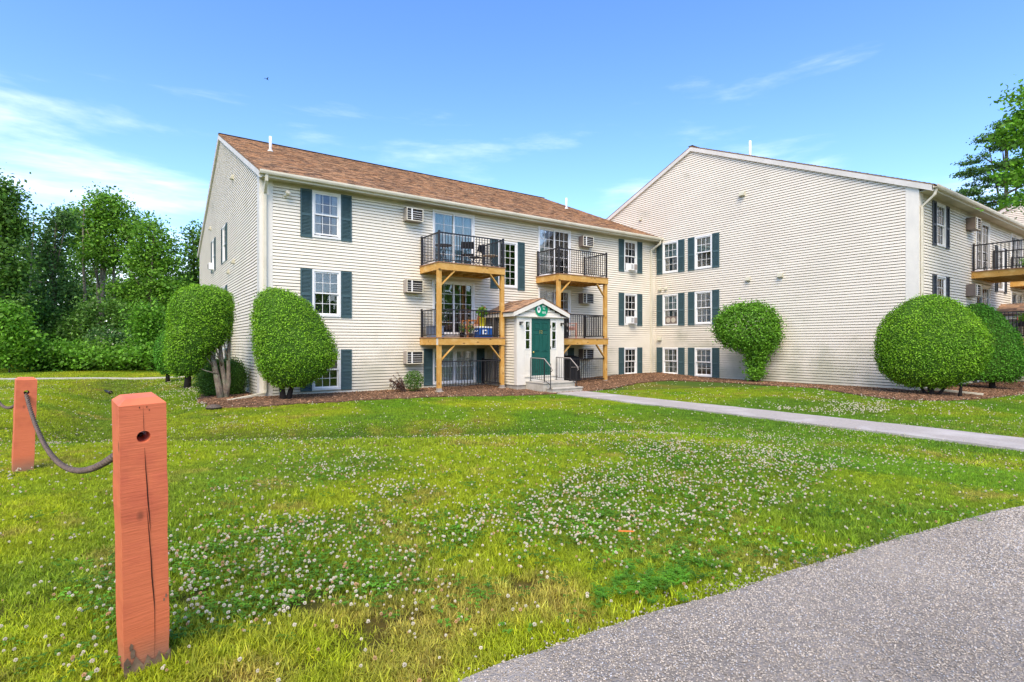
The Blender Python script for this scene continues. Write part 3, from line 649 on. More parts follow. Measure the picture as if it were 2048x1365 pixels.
# roof pipes, vents, fixtures
def rpipe(B, u, v, h): z = roofz(v); MB().tube([(u, v, z - .1), (u, v, z + h)], .055, 12).build('vent_pipe', M['pvc'], B, smooth=True); MB().lathe([(.11, 0), (.10, .05), (.065, .09)], 12, (u, v, z + .0)).build('pipe_flashing', M['rake'], B)
rpipe(B1, 1.35, 5.4, .62); rpipe(B1, 16.6, 4.9, .62); rpipe(B2, 2.2, 7.3, .95)
for v, z, s in ((6.31, 8.02, 1.5), (11.97, 8.0, .9), (6.05, 4.35, 1.2), (4.65, 4.37, 1.3), (10.7, 4.3, 1.1), (10.35, 4.30, .9), (10.72, 1.85, 1.4), (4.73, 1.80, 1.3)): vent_box(B2, -.014, v, z, R(-90), 'gable', s=s * .8)
for v, z in ((5.2, 8.0), (12.4, 7.3), (6.3, 4.5), (5.0, 4.75)): vent_box(B1, -.014, v, z, R(-90), 'gable', s=1.0)
# downspouts
downspout(B1, [(.10, -.47, 6.70), (.10, -.45, 6.52), (.13, -.07, 6.22), (.13, -.07, .18), (.10, -.12, .10), (-.95, -.55, -.02)])
downspout(B1, [(18.04, -.47, 6.70), (18.02, -.45, 6.52), (17.84, -.06, 6.25), (17.84, -.06, .12)])
boxpart('drain_adapter', M['teall'], B1, 17.78, 17.92, -.15, .0, -.10, .13)
downspout(B2, [(.06, -.47, 6.70), (.05, -.43, 6.50), (.10, -.07, 6.18), (.10, -.07, .22), (.05, -.14, .14), (.2, -1.6, .04)])
# security lamp at the corner
lp = empty('floodlight', (3.89, 17.88, 6.22), 0, 'small round floodlight high on the wall beside the top-left window', 'floodlight')
MB().lathe([(.06, 0), (.06, .03)], 12).build('base_plate', M['cream'], lp, rot=(R(90), 0, 0)); MB().tube([(0, -.02, 0), (.03, -.10, .02), (.05, -.16, 0)], .02, 8).build('arm', M['cream'], lp)
MB().lathe([(.03, 0), (.065, .05), (.075, .13), (.06, .135)], 14).build('lamp_head', M['cream'], lp, (.04, -.13, .04), (R(60), 0, R(20)), True); 

# air conditioners
for z, t in ((5.97, 'top of the left column'), (3.43, 'middle of the left column'), (.90, 'lowest one, above the reddish shrub,')):
    air_sleeve(8.20, 17.885, z, 'grey sleeve air conditioner, %s by the balcony doors' % t)
for z, t in ((5.93, 'top floor, right of the right balcony doors'), (3.40, 'under the upper right balcony'), (.92, 'behind the ground-level right railing')):
    air_sleeve(16.56, 17.885, z, 'grey brown sleeve air conditioner, %s' % t, 'browns')
air_sleeve(26.40, 6.835, 5.97, 'dark brown sleeve air conditioner under the middle block gutter', 'browns')
air_sleeve(26.40, 6.835, 3.43, 'dull brown sleeve air conditioner just above the far round hedge', 'browns')
window_ac(19.60, 17.85, Z3 + .07, 'white window air conditioner in the top window next to the inside corner')
window_ac(19.60, 17.85, Z2 + .07, 'white window air conditioner in the middle window next to the inside corner')
window_ac(3.15, 29.2, Z3 + .07, 'white window air conditioner on the left gable wall', R(-90))
fan = empty('window_fan', (21.33, 16.93, Z2 + .075), R(-90), 'box fan standing in the open middle window of the wide gable', 'fan')
bevel(MB().box(-.34, .34, .06, .10, 0, .36).build('fan_body', M['browns'], fan), .01)
for sx in (-.15, .15):
    MB().lathe([(.125, 0), (.125, .012), (.11, .012)], 20).build('fan_ring', M['wire'], fan, (sx, .058, .18), (R(90), 0, 0)); 
    for k in range(4): MB().add([(0, 0, 0), (.1, .0, .035), (.1, .015, -.035)], [(0, 1, 2), (2, 1, 0)]).build('fan_blade', M['red'], fan, (sx, .05, .18), (0, k * math.pi / 2, 0))

# ------------------------------------------------------------------ entrance vestibule
def vestibule(x, y, label, front=True):
    """x = centre of the door, y = plane of the front wall"""
    r = empty('entrance_porch', (x, y, 0), 0, label, 'porch', 'gabled entrance porches'); D = 2.0; hw = 1.10
    zt = 2.62; za = 3.05
    MB().box(-hw + .01, hw - .01, .01, .16, -.4, .10).box(-hw + .01, -hw + .16, .16, D, -.4, .10).box(hw - .16, hw - .01, .16, D, -.4, .10).build('foundation', M['found'], r)
    for sx in (-1, 1):   # side walls with clapboards
        if sx < 0: siding(r, 0, lambda z: (-D, -.14), .10, zt, [], (0, 0, R(-90)), (-hw, 0, 0), M['siding'], .002)
        else: siding(r, 0, lambda z: (.14, D), .10, zt, [], (0, 0, R(90)), (hw, 0, 0), M['siding'], .002)
        MB().box(sx * hw - .022 if sx < 0 else hw, sx * hw if sx < 0 else hw + .022, 0, .14, .10, zt).build('corner_board', M['rake'], r)
    # front panel boards
    MB().box(-hw - .022, -.78, -.03, 0, .10, 2.66).box(.78, hw + .022, -.03, 0, .10, 2.66).box(-.78, .78, -.026, 0, 2.56, 2.70).build('front_panel', M['trim'], r)
    for sx in (-1, 1):
        a, b_ = sorted((sx * .78, sx * .47)); c = (a + b_) / 2
        MB().box(a, b_, -.018, 0, .43, 1.42).box(a, b_, -.018, 0, 2.44, 2.56).box(a, c - .095, -.018, 0, 1.42, 2.44).box(c + .095, b_, -.018, 0, 1.42, 2.44).build('sidelight_panel', M['trim'], r)
        MB().box(c - .11, c + .11, -.024, -.018, .62, .66).box(c - .11, c + .11, -.024, -.018, 1.22, 1.26).box(c - .11, c - .08, -.024, -.018, .66, 1.22).box(c + .08, c + .11, -.024, -.018, .66, 1.22).build('moulding', M['trim'], r)
        s = MB().box(c - .125, c - .09, -.032, -.004, 1.40, 2.46).box(c + .09, c + .125, -.032, -.004, 1.40, 2.46).box(c - .09, c + .09, -.032, -.004, 1.40, 1.435).box(c - .09, c + .09, -.032, -.004, 2.425, 2.46).box(c - .09, c + .09, -.028, -.004, 1.745, 1.775).box(c - .09, c + .09, -.028, -.004, 2.085, 2.115).build('sidelight', M['vinyl'], r)
        for z0 in (1.435, 1.775, 2.115): boxpart('pane', M['glass'], s, c - .09, c + .09, -.014, -.010, z0, z0 + .31)
    MB().box(-.45 - .9, .45 + .9, 1.2, 1.22, .3, 2.6).build('back_wall', M['room'], r)
    MB().box(-.78, .78, -.05, .0, .38, .425).box(-.78, -.47, -.018, 0, .10, .38).box(.47, .78, -.018, 0, .10, .38).box(-.47, .47, -.017, 0, .10, .38).build('threshold', M['trim'], r)
    MB().box(-.49, -.455, -.035, 0, .43, 2.56).box(.455, .49, -.035, 0, .43, 2.56).build('door_casing', M['trim'], r)
    # door: slab with six raised panels
    dr = empty('door', (0, 0, 0)); dr.parent = r
    d = MB().box(-.453, .453, -.010, .03, .43, 2.552).build('door_slab', M['door'], dr)
    for (x0, x1) in ((-.33, -.06), (.06, .33)):
        for z0, z1 in ((.58, 1.12), (1.32, 1.98), (2.12, 2.40)):
            p = MB().box(x0, x1, -.024, -.010, z0, z0 + .02).box(x0, x1, -.024, -.010, z1 - .02, z1).box(x0, x0 + .02, -.024, -.010, z0 + .02, z1 - .02).box(x1 - .02, x1, -.024, -.010, z0 + .02, z1 - .02).box(x0 + .05, x1 - .05, -.022, -.010, z0 + .05, z1 - .05)
            bevel(p.build('door_panel', M['door'], dr), .006)
    MB().lathe([(.012, 0), (.012, .035), (.033, .045), (.037, .065), (.025, .082), (.0, .085)], 16).build('handle', M['brass'], dr, (-.385, -.010, 1.30), (R(90), 0, 0), True)
    for z in (.75, 1.4, 2.2): boxpart('hinge', M['hinge'], dr, .455, .475, -.04, -.012, z, z + .11)
    text('number', '12' if front else '10', .17, M['brass'], dr, (.0, -.012, 2.0), .006)
    # gable
    def gr(z): k = (3.13 - z) / .41; return (-min(k, .95), min(k, .95))
    siding(r, 0, gr, 2.70, 3.13, [], (0, 0, 0), (0, -.0, 0), M['siding'], .001)
    RZ, EZ, RH = 3.32, 2.78, 1.33; y0, y1 = -.14, D
    rf = MB()
    for sx in (-1, 1):
        rf.add([(0, y0, RZ), (0, y1, RZ), (sx * RH, y1, EZ), (sx * RH, y0, EZ), (0, y0, RZ - .03), (0, y1, RZ - .03), (sx * RH, y1, EZ - .03), (sx * RH, y0, EZ - .03)],
               [(0, 1, 2, 3) if sx > 0 else (3, 2, 1, 0), (4, 7, 6, 5) if sx > 0 else (5, 6, 7, 4), (0, 3, 7, 4), (3, 2, 6, 7), (1, 5, 6, 2)])
    rf = rf.build('roof', M['shingle2'], r)
    shingles(rf, y0 - .01, y1, -RH - .02, EZ - .008, 0, RZ, swap=True); shingles(rf, y0 - .01, y1, RH + .02, EZ - .008, 0, RZ, swap=True)
    for sx in (-1, 1):
        V = []
        for yy in (y0 + .0, y0 + .03): V += [(0, yy, RZ - .20), (0, yy, RZ - .032), (sx * RH, yy, EZ - .032), (sx * RH, yy, EZ - .18)]
        MB().add(V, [(0, 1, 2, 3), (7, 6, 5, 4), (0, 4, 5, 1), (1, 5, 6, 2), (2, 6, 7, 3), (3, 7, 4, 0)]).build('rake_board', M['trim'], r)
        a, b_ = sorted((sx * RH, sx * (RH - .02))); MB().box(a, b_, y0 + .03, y1, EZ - .17, EZ - .04).build('fascia', M['trim'], r)
        a, b_ = sorted((sx * (RH - .02), sx * hw)); MB().box(a, b_, y0 + .03, y1, EZ - .17, EZ - .155).box(min(0, sx * RH) + .02, max(0, sx * RH) - .02, y0 + .03, -.03, EZ - .155 - .02, EZ - .155 - .005).build('soffit', M['trim'], r)
    MB().box(-.95, .95, -.02, 0, 2.66, 2.72).build('frieze', M['trim'], r)
    for sx in (-.98, .98):   # lamps
        lm = empty('lantern', (sx, -.03, 2.35)); lm.parent = r
        MB().box(-.03, .03, -.02, 0, -.05, .07).bar((0, -.01, .05), (0, -.13, .05), .02, .03).build('bracket', M['blackm'], lm)
        MB().lathe([(.075, 0), (.07, .02), (.03, .035)], 14, (0, -.12, .03)).build('lamp_shade', M['blackm'], lm, smooth=True)
        MB().lathe([(.012, 0), (.02, .03), (.02, .06)], 10, (0, -.12, -.03)).build('bulb_socket', M['blackm'], lm)
    # round sign, its top trimmed by the rakes
    pts = []
    for k in range(40):
        a = 2 * math.pi * k / 40; px_, pz = .295 * math.cos(a), .28 * math.sin(a); lim = RZ - .205 - 2.90 - abs(px_) * .41 + .03
        pts.append((px_, min(pz, lim)))
    V = [(p[0], 0, p[1]) for p in pts] + [(p[0], -.02, p[1]) for p in pts]; k = len(pts)
    sg = MB().add(V, [tuple(range(k)), tuple(reversed(range(k, 2 * k)))] + [(i, k + i, k + (i + 1) % k, (i + 1) % k) for i in range(k)]).build('sign', M['sign'], r, (.0, -.045, 2.90))
    ov = [(.082 * math.cos(2 * math.pi * i / 24) - .135, -.0225, .14 * math.sin(2 * math.pi * i / 24)) for i in range(24)]
    MB().add(ov, [tuple(reversed(range(24)))]).build('emblem', M['white'], sg)
    MB().add([(-.175, -.0235, -.03), (-.095, -.0235, -.03), (-.095, -.0235, .02), (-.135, -.0235, .07), (-.175, -.0235, .02)], [(4, 3, 2, 1, 0)]).add([(-.19, -.0235, -.06), (-.08, -.0235, -.06), (-.08, -.0235, -.048), (-.19, -.0235, -.048)], [(3, 2, 1, 0)]).build('emblem_house', M['dark'], sg)
    for tx, tz, ts in (('1201' if front else '1001', .115, .10), ('TO', .015, .065), ('1212' if front else '1012', -.12, .10)): text('lettering', tx, ts, M['white'], sg, (.105, -.0225, tz - ts * .3), .003)
    return r
def text(name, s, size, m, parent, loc, depth):
    c = bpy.data.curves.new(name, 'FONT'); c.body = s; c.size = size; c.extrude = depth / 2; c.align_x = 'CENTER'; c.offset = size * .018
    t = bpy.data.objects.new(name, c); COL.objects.link(t); dg = bpy.context.evaluated_depsgraph_get()
    me = bpy.data.meshes.new_from_object(t.evaluated_get(dg)); bpy.data.objects.remove(t)
    me.materials.clear(); return link(name, me, m, parent, loc, (R(90), 0, 0))
vestibule(12.53, 15.9, 'white gabled entrance porch with green door numbered 12 and round green sign')
vestibule(12.53 + 18.205, 15.9 - 11.05, 'brown shingled entrance porch at the right edge behind the far balcony railing', False)

# steps and handrails
st = empty('entrance_steps', (12.56, 15.9, 0), 0, 'two pale concrete steps leading up to the green door', 'steps')
def nosed(x0, x1, y0, y1, z0, z1, name):
    MB().box(x0 + .02, x1 - .02, y0 + .03, y1, z0, z1 - .05).build('riser', M['concrete'], st); bevel(MB().box(x0, x1, y0, y1, z1 - .05, z1).build(name, M['concrete'], st), .012)
nosed(-.75, .76, -1.08, 0, -.4, .24, 'landing'); nosed(-.62, .80, -1.45, -1.08, -.45, .06, 'tread')
def handrail(x, y, label):
    h = empty('handrail', (x, y, 0), 0, label, 'handrail', 'wrought iron handrails at the entrance')
    zt = .24; top = 1.10
    P = [(0, -.15, top), (0, -.95, top - .02), (.0, -1.32, top - .30), (.03, -1.36, top - .42), (.03, -1.30, top - .46)]
    MB().tube(P, .018, 8).build('top_rail', M['greyb'], h, smooth=True)
    MB().tube([(0, -.15, .34), (0, -.95, .32), (0, -1.30, .06 + .1)], .010, 6).build('bottom_rail', M['blackm'], h)
    for yy, zb, zz in ((-.15, zt, top), (-.95, zt, top - .02), (-1.30, .06, top - .30)):
        MB().tube([(0, yy, zb), (0, yy, zz)], .015, 8).build('post', M['blackm'], h)
        MB().box(-.04, .04, yy - .04, yy + .04, zb, zb + .012).build('foot_plate', M['blackm'], h)
    for i in range(10):
        yy = -.24 - i * .107
        zb = .33 if yy > -.95 else .32 - (-.95 - yy) * .46; zz = top - .01 if yy > -.95 else top - .02 - (-.95 - yy) * .75
        MB().tube([(0, yy, zb), (0, yy, zz)], .007, 6).build('baluster', M['blackm'], h)
handrail(11.95, 15.9, 'black iron handrail on the left side of the entrance steps')
handrail(13.17, 15.9, 'black iron handrail on the right side of the entrance steps')

# ------------------------------------------------------------------ balcony towers
def railing(parent, p, q, z0, z1, posts=(True, True), name='railing'):
    """railing from p to q (x, y): rail pair, square balusters, end posts; a part with sub-parts"""
    p = Vector((*p, 0)); q = Vector((*q, 0)); Lr = (q - p).length; ang = math.atan2(q.y - p.y, q.x - p.x)
    r = MB().box(0, Lr, -.02, .02, z1 - .04, z1).build(name, M['blackm'], parent, p, (0, 0, ang))
    boxpart('bottom_rail', M['blackm'], r, 0, Lr, -.016, .016, z0 + .07, z0 + .10)
    k = int(round(Lr / .117)); me = cached(('baluster', round(z1 - z0, 3)), lambda: MB().box(-.0095, .0095, -.0095, .0095, z0 + .10 - z0, z1 - .04 - z0), M['blackm'])
    for i in range(1, k): link('baluster', me, M['blackm'], r, (Lr * i / k, 0, z0))
    for e, xx in zip(posts, (0, Lr)):
        if e: boxpart('railing_post', M['blackm'], r, xx - .03, xx + .03, -.03, .03, z0, z1 + .045)
    return r
def deck(parent, w_, d, z):
    """deck frame with its back at y=0 (house wall), front at y=-d"""
    bevel(MB().box(0, w_, -d, -d + .04, z - .27, z - .03).build('front_beam', M['lumberx'], parent), .004)
    for xx in (0, w_ - .04): bevel(MB().box(xx, xx + .04, -d + .042, -.02, z - .27, z - .03).build('rim_joist', M['lumberx'], parent), .004)
    MB().box(.042, w_ - .042, -.06, -.02, z - .27, z - .03).build('ledger', M['lumberx'], parent)
    k = int(w_ / .4)
    for i in range(1, k): boxpart('joist', M['lumber'], parent, w_ * i / k - .02, w_ * i / k + .02, -d + .042, -.062, z - .26, z - .032)
    n_ = int(d / .145)
    for i in range(n_): boxpart('deck_board', M['deck'], parent, -.025, w_ + .025, -d - .02 + i * (d / n_), -d - .02 + (i + 1) * (d / n_) - .007, z - .028, z)
def tower(x, y, label, gsides, zg, D=1.5):
    t = empty('balcony', (x, y, 0), 0, label, 'balcony', 'yellow timber balconies on posts'); W = 2.74
    for z in (4.42, 1.84):
        deck(t, W, D, z)
    for xx in (.0, W - .14):
        for za, zb in ((zg + .08, 1.84 - .272), (1.84 + .002, 4.42 - .272)):
            bevel(MB().box(xx, xx + .14, -D + .042, -D + .182, za, zb).build('post', M['lumber'], t), .006)
        bevel(MB().box(xx - .002, xx + .142, -D + .04, -D + .184, 1.84 - .27, 1.842).build('post_cap', M['rake'], t), .003)
        MB().box(xx - .04, xx + .18, -D + .0, -D + .22, zg - .3, zg + .03).build('footing', M['concrete'], t); MB().box(xx - .004, xx + .144, -D + .038, -D + .186, zg + .03, zg + .12).build('post_base', M['greyb'], t)
    for z in (4.42 - .272, 1.84 - .272):
        for xx, sx in ((.14, 1), (W - .14, -1)):
            bevel(MB().bar((xx, -D + .11, z - .52), (xx + sx * .50, -D + .06, z), .04, .09, (0, 1, 0)).build('brace', M['lumber'], t), .003)
    # upper railing: three sides with corner posts
    zz = 4.42
    railing(t, (.05, -.08), (.05, -D + .06), zz, zz + 1.03, (True, True)); railing(t, (.05, -D + .06), (W - .05, -D + .06), zz, zz + 1.03, (False, True)); railing(t, (W - .05, -D + .06), (W - .05, -.08), zz, zz + 1.03, (False, True))
    zz = 1.84
    railing(t, (.05, -.08), (.05, -D + .19), zz, zz + .98, (True, False)); railing(t, (.14, -D + .11), (W - .14, -D + .11), zz, zz + .98, (False, False)); railing(t, (W - .05, -D + .19), (W - .05, -.08), zz, zz + .98, (False, True))
    if gsides is not None:
        railing(t, (.14, -D + .11), (W - .14, -D + .11), zg + .10, zg + 1.05, (False, False))
        if 'R' in gsides: railing(t, (W - .07, -D + .19), (W - .07, -.08), zg + .10, zg + 1.05, (False, True))
    return t
tower(8.52, 17.9, 'left timber balcony pair holding the black folding chairs and blue cooler', 'R', -.03)
tower(13.85, 17.9, 'timber balcony pair right of the entrance porch on the left block', '', -.05)
tower(8.52 + 18.205, 6.85, 'nearer timber balcony pair on the middle block, at the right edge', None, .05, 1.75)
tower(13.85 + 18.205, 6.85, 'farther timber balcony on the middle block, partly under the first one', None, .05, 1.75)
#@@PART2
# ------------------------------------------------------------------ balcony belongings
ZB3, ZB2 = 4.42, 1.84
def folding_chair(x, y, z, rz, label, m='fabricb'):
    r = empty('folding_chair', (x, y, z), rz, label, 'chair', 'black folding chairs on the top left balcony')
    MB().box(-.21, .21, -.20, .20, .42, .45).build('seat', M[m], r)
    MB().add([(-.21, .20, .62), (.21, .20, .62), (.21, .27, .86), (-.21, .27, .86), (-.21, .22, .62), (.21, .22, .62), (.21, .29, .86), (-.21, .29, .86)], [(0, 1, 2, 3), (7, 6, 5, 4), (0, 4, 5, 1), (3, 2, 6, 7), (0, 3, 7, 4), (1, 5, 6, 2)]).build('backrest', M[m], r)
    for s in (-1, 1):
        MB().tube([(s * .22, -.24, 0), (s * .22, .15, .44), (s * .22, .28, .88)], .012, 6).build('leg', M['blackm'], r); MB().tube([(s * .20, .26, 0), (s * .20, -.18, .43)], .012, 6).build('leg', M['blackm'], r)
    MB().bar((-.2, .24, .04), (.2, .24, .04), .015, .015).bar((-.21, -.2, .05), (.21, -.2, .05), .015, .015).build('stretcher', M['blackm'], r)
folding_chair(10.0, 17.0, ZB3, R(150), 'black folding chair in the middle of the top left balcony')
folding_chair(10.55, 17.35, ZB3, R(210), 'black folding chair nearer the wall on the top left balcony')
def round_table(x, y, z, rad, h, m, label, name='bistro_table'):
    r = empty(name, (x, y, z), .3, label, 'table')
    MB().lathe([(rad, 0), (rad, .02), (rad - .03, .022)], 24, (0, 0, h)).build('table_top', M[m], r, smooth=False)
    for k in range(4):
        a = k * math.pi / 2 + .6; MB().tube([(rad * .8 * math.cos(a), rad * .8 * math.sin(a), 0), (-rad * .6 * math.cos(a), -rad * .6 * math.sin(a), h)], .009, 6).build('leg', M[m], r)
round_table(9.0, 16.95, ZB3, .30, .66, 'blackm', 'small round black bistro table in the corner of the top left balcony')
round_table(11.0, 17.0, ZB3, .28, .48, 'wire', 'low pale wire table at the right end of the top left balcony', 'wire_table')
# wooden armchair with pale cushion on the lower left balcony
def armchair(x, y, z, rz, label, wood, cush):
    r = empty('armchair', (x, y, z), rz, label, 'armchair')
    for sx in (-1, 1):
        for sy in (-1, 1): boxpart('leg', M[wood], r, sx * .30 - .03, sx * .30 + .03, sy * .27 - .03, sy * .27 + .03, 0, .62 if sy < 0 else .60)
        boxpart('armrest', M[wood], r, sx * .30 - .045, sx * .30 + .045, -.32, .30, .62, .65)
    MB().box(-.27, .27, -.28, .28, .34, .38).build('seat', M[wood], r); bevel(MB().box(-.26, .26, -.28, .22, .385, .50).build('cushion', M[cush], r), .03, 3)
    for i in range(6): MB().bar((-.24 + i * .096, .26, .40), (-.24 + i * .096, .44, 1.12), .07, .02, (0, 1, 0)).build('slat', M[wood], r)
    MB().bar((-.28, .44, 1.13), (.28, .44, 1.13), .03, .06).build('top_rail', M[wood], r)
    return r
armchair(10.35, 17.3, ZB2, R(-100), 'orange wooden armchair with a pale cushion behind the blue cooler', 'orangew', 'pinkc')
armchair(15.0, 17.25, ZB2, R(10), 'wooden slatted armchair with pink cushion on the balcony right of the porch', 'pinkc', 'pinkc')
c = empty('cooler', (10.52, 16.72, ZB2), R(0), 'blue and white picnic cooler on the lower left balcony', 'cooler')
bevel(MB().box(-.29, .29, -.17, .17, .0, .34).build('cooler_body', M['blue'], c), .02); bevel(MB().box(-.30, .30, -.18, .18, .342, .40).build('lid', M['white'], c), .015)
bevel(MB().box(-.15, .06, -.176, -.171, .12, .28).build('badge', M['white'], c), .002); MB().box(-.10, .01, -.180, -.177, .16, .24).build('badge_print', M['blue'], c)
for s in (-1, 1): MB().tube([(s * .30, -.08, .26), (s * .33, -.08, .22), (s * .33, .08, .22), (s * .30, .08, .26)], .012, 6).build('handle', M['white'], c)

def leaf_mesh(name, P, Nn, size, aspect=.55, fold=.25):
    """one folded leaf per point: P (n,3) positions, Nn (n,3) facing, size (n,)"""
    n_ = len(P); Nn = Nn / (np.linalg.norm(Nn, axis=1, keepdims=True) + 1e-9)
    a = rng.normal(size=(n_, 3)); T = np.cross(Nn, a); T /= np.linalg.norm(T, axis=1, keepdims=True) + 1e-9; B = np.cross(Nn, T)
    s_ = np.asarray(size).reshape(-1, 1) * .5
    tip = P + T * s_; base = P - T * s_; lft = P + B * s_ * aspect + Nn * s_ * fold; rgt = P - B * s_ * aspect + Nn * s_ * fold
    V = np.stack([base, rgt, tip, lft], 1).reshape(-1, 3); F = np.arange(n_ * 4).reshape(-1, 4)
    return npmesh(name, V, F)
def put_leaves(name, P, Nn, size, m, parent=None, aspect=.55, loc=(0, 0, 0)):
    return link(name, leaf_mesh(name, P, Nn, size, aspect), M[m], parent, loc)
def potted(x, y, z, ph, pr, h, wdt, m, label, leaf='leaf_mid', n_=160, name='potted_plant', ls=.07):
    r = empty(name, (x, y, z), 0, label, 'potted plant')
    MB().lathe([(pr * .75, 0), (pr, ph), (pr * 1.08, ph), (pr * 1.05, ph + .015), (pr * .9, ph)], 16).build('pot', M[m], r, smooth=True)
    P = rng.normal(size=(n_, 3)); P /= np.linalg.norm(P, axis=1, keepdims=True); P *= rng.random((n_, 1)) ** .4
    P = P * [wdt, wdt, h / 2] + [0, 0, ph + h / 2]; put_leaves('foliage', P, rng.normal(size=(n_, 3)) + [0, 0, .8], rng.uniform(.6, 1.3, n_) * ls, leaf, r)
    for k in range(4): MB().tube([(0, 0, ph), (rng.normal() * wdt * .4, rng.normal() * wdt * .4, ph + h * .7)], .008, 5).build('stem', M['bark'], r)
    return r
potted(10.47, 16.72, ZB2 + .40, .30, .12, .48, .22, 'yellow', 'leafy plant in a tall yellow pot standing on the blue cooler', n_=190, ls=.11)
potted(9.55, 16.62, ZB2, .16, .09, .38, .13, 'blackm', 'thin plant in a black pot left of the cooler behind the railing', ls=.06, n_=110, leaf='leaf_dark')
potted(9.92, 16.62, ZB2, .14, .09, .40, .15, 'browns', 'bushy plant in a brown pot between thin plant and cooler', ls=.06, n_=130, leaf='leaf_mid')
bn = empty('storage_bin', (8.95, 17.5, ZB2), 0, 'grey blue storage bin at the left end of the lower left balcony', 'storage bin')
bevel(MB().box(-.26, .26, -.2, .2, 0, .38).build('bin_body', M['bluegrey'], bn), .02); bevel(MB().box(-.28, .28, -.22, .22, .38, .42).build('lid', M['bluegrey'], bn), .012)
gcv = empty('covered_grill', (15.35, 17.35, 0), 0, 'tall black covered grill behind the ground railing right of the steps', 'grill')
bevel(MB().add([(-.32, -.28, .0), (.32, -.28, .0), (.32, .28, .0), (-.32, .28, .0), (-.27, -.22, 1.05), (.27, -.22, 1.05), (.27, .22, 1.12), (-.27, .22, 1.12)], [(3, 2, 1, 0), (4, 5, 6, 7), (0, 1, 5, 4), (1, 2, 6, 5), (2, 3, 7, 6), (3, 0, 4, 7)]).build('grill_cover', M['fabricb'], gcv), .05, 3)
MB().tube([(-.30, -.30, .62), (.30, -.30, .62)], .02, 8).build('handle', M['greyb'], gcv)
sp = empty('black_speaker', (14.45, 16.75, ZB2), .2, 'narrow black speaker standing on the balcony right of the porch', 'speaker')
bevel(MB().box(-.11, .11, -.12, .12, .0, .80).build('cabinet', M['fabricb'], sp), .01); MB().lathe([(.08, 0), (.07, .01), (.03, .0)], 16).build('cone', M['greyb'], sp, (0, -.121, .55), (R(90), 0, 0)); MB().lathe([(.045, 0), (.04, .01), (.02, .0)], 16).build('cone', M['greyb'], sp, (0, -.121, .30), (R(90), 0, 0))
def planter(x, y, z, label):
    r = empty('planter_box', (x, y, z), 0, label, 'planter')
    bevel(MB().box(-.45, .45, -.12, .12, 0, .2).build('trough', M['blackm'], r), .01)
    P = rng.normal(size=(420, 3)) * [.24, .10, .10] + [0, 0, .33]; put_leaves('foliage', P, rng.normal(size=(420, 3)) + [0, 0, .7], rng.uniform(.05, .1, 420), 'leaf_bright', r)
    P = rng.normal(size=(40, 3)) * [.22, .10, .07] + [0, 0, .42]; put_leaves('blossom', P, rng.normal(size=(40, 3)), rng.uniform(.04, .07, 40), 'leaf_white', r)
planter(28.6, 5.55, ZB3, 'black planter trough with leafy flowers on the far upper balcony')
planter(28.9, 5.75, ZB2 + .45, 'dark planter with flowers on the far lower balcony')
bc = empty('bicycle', (27.95, 5.75, ZB2), R(12), 'bicycle parked on the far lower balcony above the round hedges', 'bicycle')
for xx in (-.52, .52):
    wv = MB(); K = 22
    ring = [(xx + .32 * math.cos(2 * math.pi * i / K), 0, .34 + .32 * math.sin(2 * math.pi * i / K)) for i in range(K + 1)]
    wv.tube(ring, .018, 6, cap=False); wh = wv.build('wheel', M['blackm'], bc)
    sw = MB()
    for i in range(8): sw.tube([(xx, 0, .34), (xx + .31 * math.cos(i * math.pi / 4), 0, .34 + .31 * math.sin(i * math.pi / 4))], .003, 4)
    sw.build('spokes', M['greyb'], wh)
fr_ = MB(); A_, B_, C_, D_, E_ = (-.52, 0, .34), (-.08, 0, .32), (-.2, 0, .80), (.38, 0, .82), (.52, 0, .34)
for p, q in ((A_, B_), (A_, C_), (B_, C_), (C_, D_), (B_, D_), (D_, E_)): fr_.tube([p, q], .016, 6)
fr_.build('frame', M['red'], bc); MB().tube([(.38, 0, .82), (.36, 0, .98)], .014, 6).tube([(.30, -.26, 1.0), (.38, -.1, .98), (.38, .1, .98), (.30, .26, 1.0)], .012, 6).build('handlebar', M['greyb'], bc)
MB().add([(-.34, -.07, .92), (-.34, .07, .92), (-.06, 0, .93), (-.34, -.07, .88), (-.34, .07, .88), (-.06, 0, .90)], [(0, 2, 1), (3, 4, 5), (0, 3, 5, 2), (1, 2, 5, 4), (0, 1, 4, 3)]).build('saddle', M['blackm'], bc)

